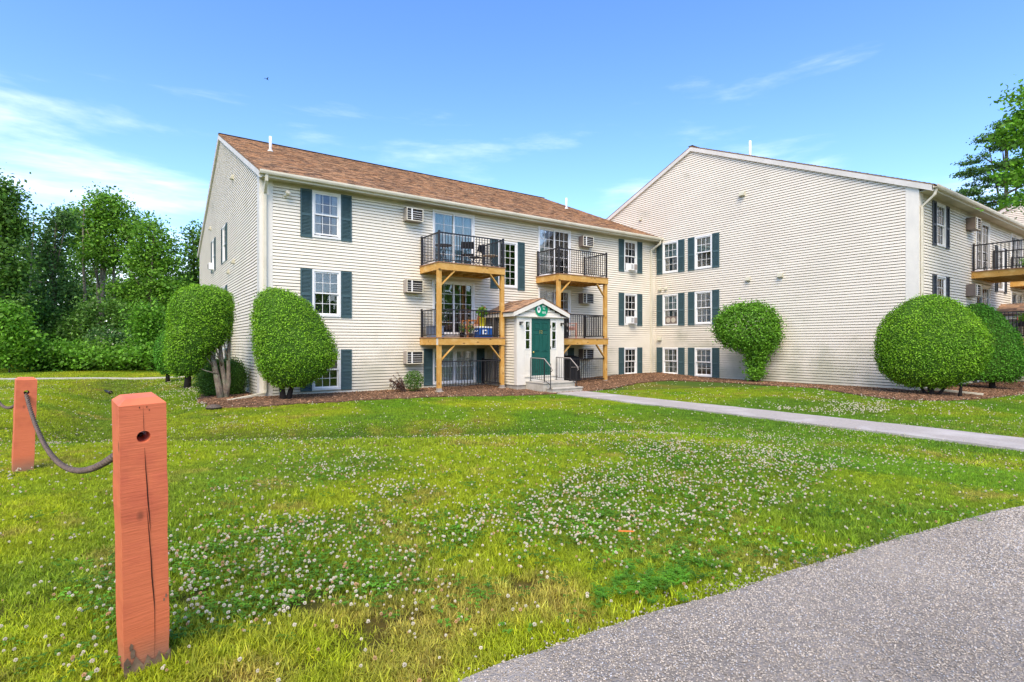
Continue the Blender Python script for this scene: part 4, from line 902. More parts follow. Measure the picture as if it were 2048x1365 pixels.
# ------------------------------------------------------------------ timber bollards and rope
def bollard(x, y, w_, h, lean, rz, label, z=None):
    z0 = float(H(x, y)) if z is None else z
    r = empty('bollard', (x, y, z0), 0, label, 'bollard', 'salmon timber bollards joined by rope'); r.rotation_euler = (lean[0], lean[1], rz)
    a = w_ / 2; ch = .025; hz = h - .155; hr = .024; K = 24
    b = MB()
    # body with a chamfered top and a drilled hole front to back
    zt = h - ch * .9; t_ = a - ch
    def ringsq(zc, y_):
        pts = []
        for i in range(K):
            an = 2 * math.pi * i / K; cx_, cz_ = math.cos(an), math.sin(an); m_ = max(abs(cx_), abs(cz_)); pts.append((a * .0 + a * cx_ / m_ , y_, zc + a * cz_ / m_))
        return pts
    V = []; F = []
    for y_ in (-a, a):
        hole = [(hr * math.cos(2 * math.pi * i / K), y_, hz + hr * math.sin(2 * math.pi * i / K)) for i in range(K)]; sq = ringsq(hz, y_)
        q = len(V); V += hole + sq
        for i in range(K):
            j = (i + 1) % K; F.append((q + i, q + K + i, q + K + j, q + j) if y_ < 0 else (q + j, q + K + j, q + K + i, q + i))
    for i in range(K): j = (i + 1) % K; F.append((i, j, 2 * K + j, 2 * K + i))
    b.add(V, F)
    zt0, zb0 = hz + a, hz - a
    Ncut = 14
    zz = [-.4] + list(np.linspace(0, zb0, Ncut))
    wob = lambda k, s_: (0, 0, 0, 0)[k] + .0022 * math.sin(s_ * 37 + k * 2.1)
    vs = []
    for k, z_ in enumerate(zz):
        e = 0 if k == len(zz) - 1 else (.0015 * math.sin(k * 5.3) + .001 * math.sin(k * 11.1)); vs += [(-a - e, -a - e, z_), (a + e, -a - e, z_), (a + e, a + e, z_), (-a - e, a + e, z_)]
    fs = [(4 * k + i, 4 * k + (i + 1) % 4, 4 * k + 4 + (i + 1) % 4, 4 * k + 4 + i) for k in range(len(zz) - 1) for i in range(4)]
    b.add(vs, fs)
    b.add([(-a, -a, zb0), (-a, a, zb0), (-a, a, zt), (-a, -a, zt), (a, -a, zb0), (a, a, zb0), (a, a, zt), (a, -a, zt), (-a, -a, zt0), (a, -a, zt0), (a, a, zt0), (-a, a, zt0)], [(1, 0, 3, 2), (4, 5, 6, 7)] + ([(8, 9, 7, 3), (10, 11, 2, 6)] if zt > zt0 + .001 else []))
    b.add([(-a, -a, zt), (a, -a, zt), (a, a, zt), (-a, a, zt), (-t_, -t_, h), (t_, -t_, h), (t_, t_, h), (-t_, t_, h)], [(0, 1, 5, 4), (1, 2, 6, 5), (2, 3, 7, 6), (3, 0, 4, 7), (4, 5, 6, 7)])
    b.build('post', M['post'], r)
    return r, a, h, hz
def checks(r, a, pts, m='crack'):
    """a drying crack: a thin dark wedge sunk into the face"""
    V = []; n_ = len(pts)
    for x_, z_, w_ in pts: w_ = w_ * .62; V += [(x_ - w_, -a - .0032, z_), (x_ + w_, -a - .0032, z_)]
    MB().add(V, [(2 * i, 2 * i + 1, 2 * i + 3, 2 * i + 2) if pts[i][1] < pts[i + 1][1] else (2 * i + 1, 2 * i, 2 * i + 2, 2 * i + 3) for i in range(n_ - 1)]).build('crack', M[m], r)
BX, BY = .040, 2.82
r1, a1, h1, hz1 = bollard(BX, BY, .160, 1.155, (R(6), R(-1.9)), R(9.5), 'large salmon bollard in the foreground with a long vertical crack and bored hole')
checks(r1, a1, [(.002, .955, .0006), (.004, .88, .0022), (.008, .80, .003), (.010, .74, .0035), (.016, .64, .002), (.018, .60, .0003)])
checks(r1, a1, [(.006, .70, .0004), (.012, .60, .0025), (.018, .48, .003), (.020, .40, .0038), (.026, .30, .003), (.028, .25, .0018), (.027, .12, .001), (.024, .04, .0004)])
checks(r1, a1, [(-.001, 1.125, .0004), (.0, 1.06, .0012), (.001, 1.01, .0009)])
for x_, z_, s_ in ((-.055, .12, .012), (-.05, .09, .016), (.07, .30, .006), (.062, .285, .005), (-.013, 1.122, .003), (.012, 1.122, .003), (.02, 1.108, .0025)):
    MB().add([(x_ - s_ * .5, -a1 - .003, z_ - s_ * 1.4), (x_ + s_ * .4, -a1 - .003, z_ - s_), (x_ + s_ * .5, -a1 - .003, z_ + s_ * .8), (x_ - s_ * .2, -a1 - .003, z_ + s_ * 1.5), (x_ - s_ * .6, -a1 - .003, z_ + .2 * s_)], [(0, 1, 2, 3, 4)]).build('chip', M['bare' if s_ > .004 else 'crack'], r1)
V = [(-a1 * 1.0 - .003 + i * (2 * a1 + .006) / 12, -a1 - .0042, .045 + .022 * math.sin(i * 2.3) + (.02 if i < 4 else 0)) for i in range(13)] + [(-a1 - .003 + i * (2 * a1 + .006) / 12, -a1 - .0042, -.05) for i in range(13)]
MB().add(V, [(i, 13 + i, 14 + i, i + 1) for i in range(12)]).build('worn_base', M['bare'], r1)
r2, a2, h2, hz2 = bollard(-.95, 7.66, .165, .98, (R(1.5), R(1.6)), R(12), 'smaller salmon bollard at the left with the rope coming through its hole')
r3, a3, h3, hz3 = bollard(-1.97, 12.5, .165, 1.0, (0, 0), R(12), 'salmon bollard beyond the left edge holding the far end of rope')
def rope(p, q, sag, label, rad=.0095, pitch=.125):
    p = Vector(p); q = Vector(q); Lh = (q - p).length; n_ = int(Lh * 1.15 / .012); d = (q - p); side = d.cross(Vector((0, 0, 1))).normalized()
    base = [p.lerp(q, i / n_) + Vector((0, 0, -sag * 4 * (i / n_) * (1 - i / n_))) for i in range(n_ + 1)]
    r = empty('rope', p, 0, label, 'rope', 'ropes slung between the bollards')
    s_ = [0.]
    for i in range(n_): s_.append(s_[-1] + (base[i + 1] - base[i]).length)
    for k in range(2):
        pts = []
        for i, b in enumerate(base):
            t = (base[min(i + 1, n_)] - base[max(i - 1, 0)]).normalized(); u = t.cross(side).normalized(); an = s_[i] / pitch * 2 * math.pi + k * math.pi
            pts.append(b - p + side * math.cos(an) * rad * 1.05 + u * math.sin(an) * rad * 1.05)
        MB().tube(pts, rad, 6).build('strand', M['rope'], r, smooth=True)
def hole(r, hz, y_): bpy.context.view_layer.update(); return r.matrix_world @ Vector((0, y_, hz - .012))
rope(hole(r1, hz1, a1 - .06), hole(r2, hz2, -a2 + .06), .42, 'twisted brown rope sagging between the two bollards in front')
rope(hole(r2, hz2, a2 - .06), hole(r3, hz3, -a3 + .06), .30, 'twisted rope running out of the left edge behind the small bollard')

# ------------------------------------------------------------------ clipped shrubs
def shape_shrub(name, x, y, z, prof, depth, nleaf, leaf, label, size=.05, group=None, trunks=(), cat='shrub', yflat=None, back=1.0, core=True, bark='barkd', jit=.085, axis_a=R(-25)):
    """prof: list of (height, left, right) - silhouette across the view; depth: half depth factor"""
    r = empty(name, (x, y, z), 0, label, cat, group)
    hs = np.array([p[0] for p in prof]); lf = np.array([p[1] for p in prof]); rt = np.array([p[2] for p in prof])
    # across-the-view axis of this plant and the axis away from the camera
    vx, vy = x, y; d_ = math.hypot(vx, vy); fx, fy = vx / d_, vy / d_; rx, ry = fy, -fx; ca = (.5764 * x + .8171 * y) / d_; lf = lf * ca; rt = rt * ca
    def surf(h, th):
        L_ = np.interp(h, hs, lf); R_ = np.interp(h, hs, rt); c = (L_ + R_) / 2; hw = (R_ - L_) / 2
        px_ = c + hw * np.cos(th); py_ = hw * depth * np.sin(th); py_ = np.where(py_ > 0, py_ * back, py_)
        return px_, py_
    # core
    K = 24; V = []; hh = np.linspace(hs[0] + .03, hs[-1] - .03, 18)
    for h in hh:
        for i in range(K):
            a, b = surf(h, 2 * math.pi * i / K); c0 = (np.interp(h, hs, lf) + np.interp(h, hs, rt)) / 2; a = c0 + (a - c0) * .93; b *= .93
            V.append((a * rx + b * fx, a * ry + b * fy, h))
    F = [(k * K + i, k * K + (i + 1) % K, (k + 1) * K + (i + 1) % K, (k + 1) * K + i) for k in range(len(hh) - 1) for i in range(K)]
    F += [tuple(reversed(range(K))), tuple(range((len(hh) - 1) * K, len(hh) * K))]
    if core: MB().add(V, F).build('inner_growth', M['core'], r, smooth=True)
    # area weighted heights
    h0, h1 = hs[0], hs[-1]; Hs = np.linspace(h0, h1, 200); W_ = (np.interp(Hs, hs, rt) - np.interp(Hs, hs, lf)); dW = np.gradient(W_, Hs)
    wt = W_ * np.sqrt(1 + (dW / 2) ** 2); wt = wt / wt.sum(); h = rng.choice(Hs, nleaf, p=wt) + rng.normal(size=nleaf) * .008
    th = rng.random(nleaf) * 2 * math.pi
    a, b = surf(h, th); a2_, b2_ = surf(h, th + .02); a3_, b3_ = surf(h + .02, th)
    Pt = np.stack([a, b, h], 1); t1 = np.stack([a2_ - a, b2_ - b, 0 * h], 1); t2 = np.stack([a3_ - a, b3_ - b, 0 * h + .02], 1); nn = np.cross(t1, t2); nn /= np.linalg.norm(nn, axis=1, keepdims=True) + 1e-9
    lump = (fbm(th * 3.1 + h * .3, h * 3.1, 2.2, 3) - .5) * jit * 1.6
    off = rng.normal(size=nleaf) * jit * .45 - jit * .25 + lump * .7 + (fbm(th * 1.3 + 5, h * 1.1, 1.6, 9) - .5) * .16; stray = rng.random(nleaf) < .022; off = np.where(stray, off + rng.random(nleaf) ** 2 * .15, off)
    Pt = Pt + nn * off[:, None]
    def w3(A): return np.stack([A[:, 0] * rx + A[:, 1] * fx, A[:, 0] * ry + A[:, 1] * fy, A[:, 2]], 1)
    Nw = w3(nn) + rng.normal(size=(nleaf, 3)) * .75 + [0, 0, .35]
    put_leaves('foliage', w3(Pt), Nw, rng.uniform(.65, 1.3, nleaf) * size, leaf, r, .6)
    for tr_ in trunks:
        pts = [(p[0] * rx + p[1] * fx, p[0] * ry + p[1] * fy, p[2]) for p in tr_[0]]; MB().tube(pts, tr_[1], 8).build('trunk', M[bark], r, smooth=True)
    return r
gz = lambda x, y: float(H(x, y))
# lopsided clipped shrub before the left block
x, y = 3.93, 16.75; k_ = 67.5
def prof_px(rows, cx, ybase, k_): return [((ybase - a) / k_, (b - cx) / k_, (c - cx) / k_) for a, b, c in rows]
P1 = prof_px([(776, 566, 606), (768, 545, 625), (755, 530, 645), (735, 519, 667), (715, 514, 677), (690, 509, 672), (660, 508, 658), (630, 508, 640), (605, 513, 616), (592, 522, 594), (583, 538, 568), (580, 545, 556)], 590, 801, k_)
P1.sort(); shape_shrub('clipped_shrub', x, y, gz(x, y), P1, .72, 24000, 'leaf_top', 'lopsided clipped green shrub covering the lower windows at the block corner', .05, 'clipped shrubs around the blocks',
    [([(-.30, .1, -.1), (-.34, .1, .3), (-.36, 0, .8)], [.10, .08, .05]), ([(-.18, .15, -.1), (-.10, .1, .3), (.05, 0, .7)], [.10, .07, .05])], back=.9)
# big one left of the corner on bare stems
x, y = 2.05, 18.3; k_ = 1077 / 16.3
P2 = prof_px([(752, 366, 396), (742, 354, 408), (728, 347, 418), (716, 344, 424), (704, 344, 436), (690, 345, 456), (670, 346, 470), (650, 348, 475), (620, 350, 476), (600, 358, 474), (588, 370, 466), (580, 388, 448), (577, 400, 430)], 440, 799, k_)
P2.sort()
stem = lambda pts, r0: ([tuple(p) for p in pts], [r0 * (1 - .5 * i / (len(pts) - 1)) for i in range(len(pts))])
T2 = [stem([(.15, 0, -.1), (.08, 0, .35), (-.02, .02, .9), (-.12, .05, 1.4), (-.1, .1, 2.0)], .11), stem([(.2, .05, -.1), (.25, .05, .4), (.16, .05, 1.0), (.10, .0, 1.7), (.02, 0, 2.2)], .085),
      stem([(.26, .0, -.1), (.34, .0, .5), (.33, .0, 1.1), (.36, .02, 1.8), (.38, .05, 2.2)], .07), stem([(.05, -.05, .75), (-.25, -.1, .85), (-.5, -.1, .98)], .025), stem([(-.02, 0, .9), (-.25, -.1, 1.25), (-.32, -.1, 1.6)], .03),
      stem([(.16, 0, 1.0), (.0, -.2, 1.5), (-.12, -.25, 1.85)], .03), stem([(.33, 0, 1.1), (.24, -.15, 1.5), (.2, -.2, 1.9)], .025), stem([(.1, -.1, 1.2), (-.15, -.2, 1.45), (-.3, -.2, 1.5)], .015)]
shape_shrub('clipped_shrub', x, y, gz(x, y), P2, .8, 22000, 'leaf_top', 'tall clipped shrub on bare pale stems beside the left gable corner', .05, 'clipped shrubs around the blocks', T2, bark='barkp')
x, y = 1.9, 23.6; k_ = 1077 / 20.4
P3 = prof_px([(748, 352, 396), (738, 338, 412), (715, 332, 424), (690, 332, 430), (660, 338, 432), (625, 342, 436), (605, 352, 430), (592, 368, 415), (587, 380, 400)], 385, 775, k_); P3.sort()
shape_shrub('clipped_shrub', x, y, gz(x, y), P3, .9, 15000, 'leaf_top', 'second clipped shrub half hidden behind the one on bare stems', .062, 'clipped shrubs around the blocks', [stem([(-.2, 0, -.1), (-.15, 0, 1.)], .14)])
x, y = 1.3, 28.5; k_ = 1077 / 24.0
P4 = prof_px([(736, 328, 348), (728, 318, 356), (710, 312, 362), (690, 311, 364), (668, 316, 362), (655, 326, 354), (649, 334, 346)], 337, 752, k_); P4.sort()
shape_shrub('clipped_shrub', x, y, gz(x, y), P4, 1., 9000, 'leaf_topd', 'smallest clipped shrub farthest back along the left gable', .07, 'clipped shrubs around the blocks', [stem([(0, 0, -.1), (0, 0, .8)], .1)])
# low dark yew behind the stems
x, y = 2.35, 19.6; k_ = 1077 / 17.4
P5 = prof_px([(792, 415, 470), (785, 400, 482), (770, 390, 489), (750, 388, 492), (735, 396, 486), (724, 408, 474), (719, 425, 455)], 438, 792, k_); P5.sort()
shape_shrub('yew_bush', x, y, gz(x, y) - .05, P5, .7, 11000, 'leaf_dark', 'low dark rounded bush behind the pale bare stems', .05, jit=.14)
# big round hedges at the middle block
x, y = 20.15, 6.15; k_ = 1077 / 16.65
P6 = prof_px([(776, 1812, 1872), (768, 1785, 1900), (757, 1762, 1925), (740, 1745, 1948), (715, 1737, 1961), (690, 1735, 1965), (665, 1739, 1958), (640, 1752, 1943), (620, 1772, 1922), (604, 1798, 1895), (596, 1820, 1872), (592, 1838, 1855)], 1850, 791, k_); P6.sort()
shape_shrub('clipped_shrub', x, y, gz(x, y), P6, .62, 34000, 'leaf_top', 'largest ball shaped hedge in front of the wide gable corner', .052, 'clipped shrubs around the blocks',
    [stem([(-.05, 0, -.1), (-.2, 0, .2), (-.35, 0, .6)], .05), stem([(.05, 0, -.1), (.0, 0, .3), (-.05, 0, .7)], .10), stem([(.12, 0, -.1), (.35, 0, .25), (.5, 0, .7)], .05), stem([(.7, .1, -.1), (.75, .1, .4)], .06)], back=.75)
x, y = 24.75, 5.75; k_ = 1077 / 18.9
P7 = prof_px([(768, 1905, 2005), (755, 1895, 2028), (735, 1890, 2037), (715, 1890, 2036), (690, 1893, 2027), (660, 1900, 2008), (635, 1905, 1985), (618, 1915, 1962), (612, 1925, 1945)], 1967, 784, k_); P7.sort()
shape_shrub('clipped_shrub', x, y, gz(x, y), P7, .62, 20000, 'leaf_topd', 'darker domed hedge just behind the largest ball hedge', .058, 'clipped shrubs around the blocks', [stem([(0, 0, -.1), (0, 0, .5)], .12)], back=.6)
# looser lollipop tree against the gable
x, y = 20.55, 12.15; k_ = 1077 / 21.8
P8 = prof_px([(764, 1508, 1526), (752, 1500, 1536), (738, 1502, 1536), (722, 1500, 1540), (706, 1492, 1546), (696, 1462, 1555), (686, 1446, 1562), (668, 1435, 1566), (650, 1434, 1565), (632, 1444, 1556), (620, 1462, 1540), (612, 1484, 1518)], 1515, 769, k_); P8.sort()
shape_shrub('small_tree', x, y, gz(x, y), P8, .6, 21000, 'leaf_bright', 'mushroom shaped small tree before the wide gable right of its windows', .085, trunks=[stem([(-.05, 0, -.1), (.0, 0, .6), (-.1, 0, 1.6)], .06), stem([(.08, 0, -.1), (.1, 0, .6), (.2, 0, 1.7)], .05)], cat='tree', core=False, jit=.27, back=.5)
# barberry before the left front
x, y = 7.55, 16.9
bb = empty('barberry_shrub', (x, y, gz(x, y)), 0, 'low reddish and green shrub below the lowest left air conditioner', 'shrub')
n_ = 2600; P = rng.normal(size=(n_, 3)); P /= np.linalg.norm(P, axis=1, keepdims=True); P *= rng.random((n_, 1)) ** .35; P = P * [.36, .32, .36] + [.28, 0, .40]
put_leaves('foliage', P, rng.normal(size=(n_, 3)) + [0, 0, .5], rng.uniform(.03, .06, n_), 'leaf_dark', bb)
Q = []; sb = MB()
for k in range(26):
    an = rng.uniform(2.0, 3.6); el_ = rng.uniform(.25, 1.25); ln = rng.uniform(.45, .85); d_ = np.array([math.cos(an) * math.cos(el_), math.sin(an) * .35, math.sin(el_)])
    sb.tube([(0, 0, .05), tuple(d_ * ln)], [.008, .003], 4)
    t = rng.random(46) ** .7; Q.append(d_[None] * (t * ln)[:, None] + rng.normal(size=(46, 3)) * .022)
sb.build('stems', M['bark'], bb); Q = np.concatenate(Q); put_leaves('red_foliage', Q, rng.normal(size=Q.shape), rng.uniform(.03, .055, len(Q)), 'leaf_red', bb)

# ------------------------------------------------------------------ trees
def tree(name, x, y, label, h, lobes, nclump, per, size, leaf, trunk=.18, group=None, cat='tree', bark='bark', spread=.5, limbs=9, droop=0., z=None, flat=.6, lean=(0, 0), trunks=1):
    """lobes: (cx, cy, cz, rx, ry, rz) relative to the foot; foliage in clumps near the lobes' outer shells"""
    z0 = gz(x, y) if z is None else z
    r = empty(name, (x, y, z0), 0, label, cat, group)
    lw = np.array([l_[3] * l_[5] for l_ in lobes]); lw = lw / lw.sum(); ids = rng.choice(len(lobes), nclump, p=lw); Lb = np.array(lobes)[ids]
    d_ = rng.normal(size=(nclump, 3)); d_ /= np.linalg.norm(d_, axis=1, keepdims=True); rad = rng.uniform(.35, 1.0, (nclump, 1)) ** .6
    C_ = Lb[:, :3] + d_ * Lb[:, 3:6] * rad
    cs = rng.uniform(.5, 1.2, (nclump, 1)) * spread
    P = (C_[:, None, :] + rng.normal(size=(nclump, per, 3)) * cs[:, None, :] * np.array([.5, .5, .5 * flat])).reshape(-1, 3)
    if droop: P[:, 2] -= droop * np.repeat(rng.random(nclump), per) * np.abs(rng.normal(size=len(P))) * .3
    Nn = rng.normal(size=P.shape) * .8 + [0, 0, .75]
    put_leaves('crown', P, Nn, rng.uniform(.6, 1.35, len(P)) * size, leaf, r, .62)
    top = max(l_[2] for l_ in lobes)
    for q in range(trunks):
        ox, oy = (0, 0) if q == 0 else (rng.uniform(-1.6, 1.6), rng.uniform(-.8, .8)); tp = []
        tr_ = trunk * (1 if q == 0 else rng.uniform(.5, .8))
        for i in range(7):
            t = i / 6; tp.append((ox + lean[0] * t * t + .12 * math.sin(t * 5 + x + q), oy + lean[1] * t + .12 * math.sin(t * 4 + y), -.3 + (top + .3) * t))
        MB().tube(tp, [tr_ * (1 - .72 * i / 6) for i in range(7)], 8).build('trunk', M[bark], r, smooth=True)
    lm = MB()
    for k in range(limbs):
        c_ = C_[rng.integers(nclump)]; t = rng.uniform(.35, .85); b0 = np.array([lean[0] * t * t, lean[1] * t, top * t]); b0[2] = min(b0[2], c_[2] - .2) if c_[2] > 1.5 else b0[2]
        md = (b0 + c_) / 2 + [0, 0, -.15]; lm.tube([tuple(b0), tuple(md), tuple(c_)], [trunk * .38, trunk * .24, trunk * .08], 5)
    if limbs: lm.build('limbs', M[bark], r, smooth=True)
    return r
def at(px, t, y0=0): a = (px - 1024) / 1077; return t * (.5764 + .8171 * a), t * (.8171 - .5764 * a)
def lobes_px(rows, px0, ybase, t):
    """crown lobes from (centre, centre height, half width, half height) at a distance t"""
    k_ = 1077 / t; a = (px0 - 1024) / 1077; ca = 1 / math.sqrt(1 + a * a); rx_, ry_ = .8171, -.5764; return [((p - px0) / k_ * rx_, (p - px0) / k_ * ry_ + rng.uniform(-.4, .4), (ybase - q) / k_, w_ / k_ * ca, w_ / k_ * .9 * ca, h_ / k_) for p, q, w_, h_ in rows]
G = 'woodland trees behind the lawn at the left'
def wood(px, t, rows, label, leaf, n_, size, trunk, spread=1.0, **kw):
    x, y = at(px, t); z = gz(x, y); yb = 687 + (CZ - z) / t * 1077
    return tree('woodland_tree', x, y, label, 14, lobes_px(rows, px, yb, t), n_, 26, size, leaf, trunk, G, spread=spread, **kw)
wood(-10, 37, [(0, 420, 40, 62), (-30, 470, 60, 80), (14, 520, 46, 70), (10, 385, 24, 36), (-50, 400, 50, 60), (40, 450, 24, 24), (20, 600, 50, 60)], 'tall dark tree cut by the left edge of the picture', 'leaf_dark', 560, .26, .26, trunks=2)
wood(112, 42, [(108, 470, 26, 34), (100, 530, 30, 26), (125, 440, 22, 20), (70, 590, 40, 46), (130, 600, 34, 50), (95, 500, 30, 24)], 'middling tree with a vine wrapped trunk just right of the left edge tree', 'leaf_pine', 300, .24, .20, bark='barkp', trunks=2)
wood(205, 47, [(215, 415, 40, 30), (250, 440, 38, 32), (180, 450, 44, 34), (220, 470, 56, 36), (160, 490, 34, 30), (262, 480, 30, 28), (140, 440, 26, 26), (200, 510, 60, 26)], 'tallest broad tree in the middle of the left woods', 'leaf_mid', 520, .26, .24, trunks=5, bark='barkp')
wood(300, 43, [(305, 480, 32, 34), (330, 510, 34, 34), (285, 520, 36, 30), (320, 560, 52, 40), (262, 590, 40, 40), (345, 600, 34, 50), (300, 450, 18, 20), (290, 640, 50, 40)], 'round topped maple in front of the gap before the left gable', 'leaf_mid', 520, .25, .20, trunks=2)
wood(385, 46, [(388, 500, 22, 46), (398, 560, 30, 50), (375, 610, 34, 44), (400, 470, 12, 20), (420, 520, 20, 50)], 'slim tree touching the edge of the left gable', 'leaf_dark', 260, .25, .18)
wood(60, 55, [(60, 520, 50, 50), (160, 560, 60, 50), (110, 540, 50, 40), (30, 470, 30, 40)], 'dark tree filling the back of the left woods', 'leaf_dark', 260, .30, .2, trunks=3)
wood(330, 56, [(250, 560, 60, 50), (340, 570, 60, 50), (300, 530, 40, 30), (220, 600, 60, 40)], 'shaded tree behind the round topped maple', 'leaf_dark', 240, .30, .2, trunks=4)
def bush(px, t, rows, label, leaf, n_, size, spread=.75, blossom=0):
    x, y = at(px, t); z = gz(x, y); yb = 687 + (CZ - z) / t * 1077; lb = lobes_px(rows, px, yb, t)
    r = tree('woodland_bush', x, y, label, 4, lb, n_, 24, size, leaf, .05, 'bushes along the edge of the woods', 'bush', spread=spread, limbs=4, flat=.8)
    if blossom:
        q = np.array(lb); i = rng.integers(len(q), size=blossom); d_ = rng.normal(size=(blossom, 3)); d_[:, 1] = -abs(d_[:, 1]); d_[:, 2] = abs(d_[:, 2]); d_ /= np.linalg.norm(d_, axis=1, keepdims=True)
        put_leaves('blossom', q[i, :3] + d_ * q[i, 3:6] * 1.05, d_ + [0, -.5, .5], rng.uniform(.12, .22, blossom), 'leaf_white', r)
bush(15, 31, [(15, 670, 60, 60), (45, 700, 40, 40), (-20, 650, 40, 50), (30, 640, 26, 30)], 'bright green bush at the left edge of the picture', 'leaf_bright', 300, .20)
bush(118, 33, [(118, 715, 52, 30), (90, 725, 40, 22), (150, 722, 40, 24)], 'low bright bush above the small bollard', 'leaf_bright', 190, .19)
bush(205, 34, [(205, 712, 46, 32), (235, 725, 40, 22), (180, 725, 40, 22)], 'low bush in the middle of the wood edge', 'leaf_mid', 190, .19)
bush(272, 35, [(268, 715, 30, 26), (250, 725, 26, 20)], 'bush with pale blossom heads at the wood edge', 'leaf_bright', 110, .18, blossom=60)
bush(300, 34, [(300, 660, 34, 46), (285, 630, 24, 24), (320, 700, 34, 40), (330, 725, 30, 20)], 'tall bright bush beside the smallest clipped shrub', 'leaf_bright', 240, .19)
bush(362, 37, [(362, 690, 40, 50), (390, 650, 30, 60), (370, 630, 24, 40)], 'bush behind the tall clipped shrubs near the gable', 'leaf_mid', 200, .20)
bush(205, 40, [(205, 640, 60, 50), (150, 665, 50, 36), (250, 660, 40, 36), (95, 665, 50, 40)], 'dark tangled bush below the tallest trees', 'leaf_dark', 330, .22)
bush(60, 40, [(60, 640, 46, 40), (100, 640, 40, 30), (20, 620, 40, 40)], 'dark bush behind the bright left edge bush', 'leaf_dark', 200, .22)
bush(225, 37, [(232, 690, 36, 26), (205, 680, 24, 20)], 'pale grey green bush in the middle of the woods', 'leaf_pine', 110, .18, blossom=20)
# undergrowth: one mass at the foot of the wood that nobody could count
n_ = 52000; px = rng.uniform(-260, 520, n_); t = rng.uniform(31.5, 60, n_); a = (px - 1024) / 1077; X_ = t * (.5764 + .8171 * a); Y_ = t * (.8171 - .5764 * a)
ok = (X_ < 2.6) & ((Y_ > 33.2 + .0 * X_) | (X_ < -8)) & (Y_ > 33.0 - .5 * X_ + 1.8); X_, Y_ = X_[ok], Y_[ok]
hgt = (.5 + 1.9 * fbm(X_, Y_, .35, 31)) * sm((Y_ - (33.0 - .5 * X_ + 1.8)) / 2.2 + .25) + .25 * sm((t[ok] - 38) / 10) * 3
Z_ = H(X_, Y_) + hgt * rng.random(len(X_)) ** .45
Pn = np.stack([X_, Y_, Z_], 1); tag(put_leaves('undergrowth', Pn, rng.normal(size=Pn.shape) * .7 + [0, -.3, .8], rng.uniform(.16, .34, len(Pn)), 'leaf_bright'), kind='stuff')
# thin bare stems among the undergrowth, far wood behind everything
n_ = 26000; X_ = rng.uniform(-70, 26, n_); Y_ = 62 + rng.uniform(0, 10, n_) - .25 * X_; Z_ = H(X_, Y_) + rng.random(n_) ** .8 * (6.5 + 3.5 * fbm(X_, Y_, .12, 40))
Pn = np.stack([X_, Y_, Z_], 1); tag(put_leaves('far_wood', Pn, rng.normal(size=Pn.shape) + [0, -.4, .6], rng.uniform(.5, .9, n_), 'leaf_dark'), kind='stuff')
# unseen treeline added around the other sides to darken the glass reflections
n_ = 16000; an = rng.uniform(R(150), R(345), n_); rr = rng.uniform(42, 56, n_); X_ = 8 + rr * np.cos(an); Y_ = rr * np.sin(an); Z_ = H(X_, Y_) + rng.random(n_) ** .8 * (6 + 7 * fbm(X_, Y_, .09, 44))
Pn = np.stack([X_, Y_, Z_], 1); tag(put_leaves('added_treeline', Pn, rng.normal(size=Pn.shape) + [0, 0, .6], rng.uniform(.9, 1.5, n_), 'leaf_mid'), kind='stuff')
# pine above the middle block and the maple reaching in from the right
x, y = at(2010, 46); z = gz(x, y); yb = 687 + (CZ - z) / 46 * 1077
tree('pine_tree', x, y, 'tall pine rising behind the middle block roof at the right', 20, lobes_px([(2005, 250, 24, 6), (1975, 278, 30, 6), (2010, 292, 44, 6), (1955, 318, 40, 6), (2010, 330, 50, 7), (1935, 348, 40, 5), (1985, 364, 70, 7), (1925, 388, 44, 6), (1990, 402, 70, 8), (2040, 270, 40, 8), (2060, 350, 60, 12), (2000, 425, 60, 10)], 2010, yb, 46), 560, 34, .18, 'leaf_pine', .28, spread=.62, flat=.3, limbs=16, bark='bark')
x, y = at(2200, 16.0); z = gz(x, y); yb = 687 + (CZ - z) / 16 * 1077
tree('maple_tree', x, y, 'bright green maple whose branches hang in at the top right corner', 9, lobes_px([(2035, 262, 40, 20), (2100, 220, 80, 30), (2060, 182, 36, 12), (2060, 305, 55, 26), (2050, 350, 50, 26), (2060, 225, 40, 20), (2130, 380, 70, 30), (2150, 300, 80, 80), (2250, 260, 110, 110), (2045, 398, 30, 12), (2012, 272, 22, 10)], 2200, yb, 16), 560, 26, .13, 'leaf_bright', .17, spread=.42, flat=.7, limbs=14)

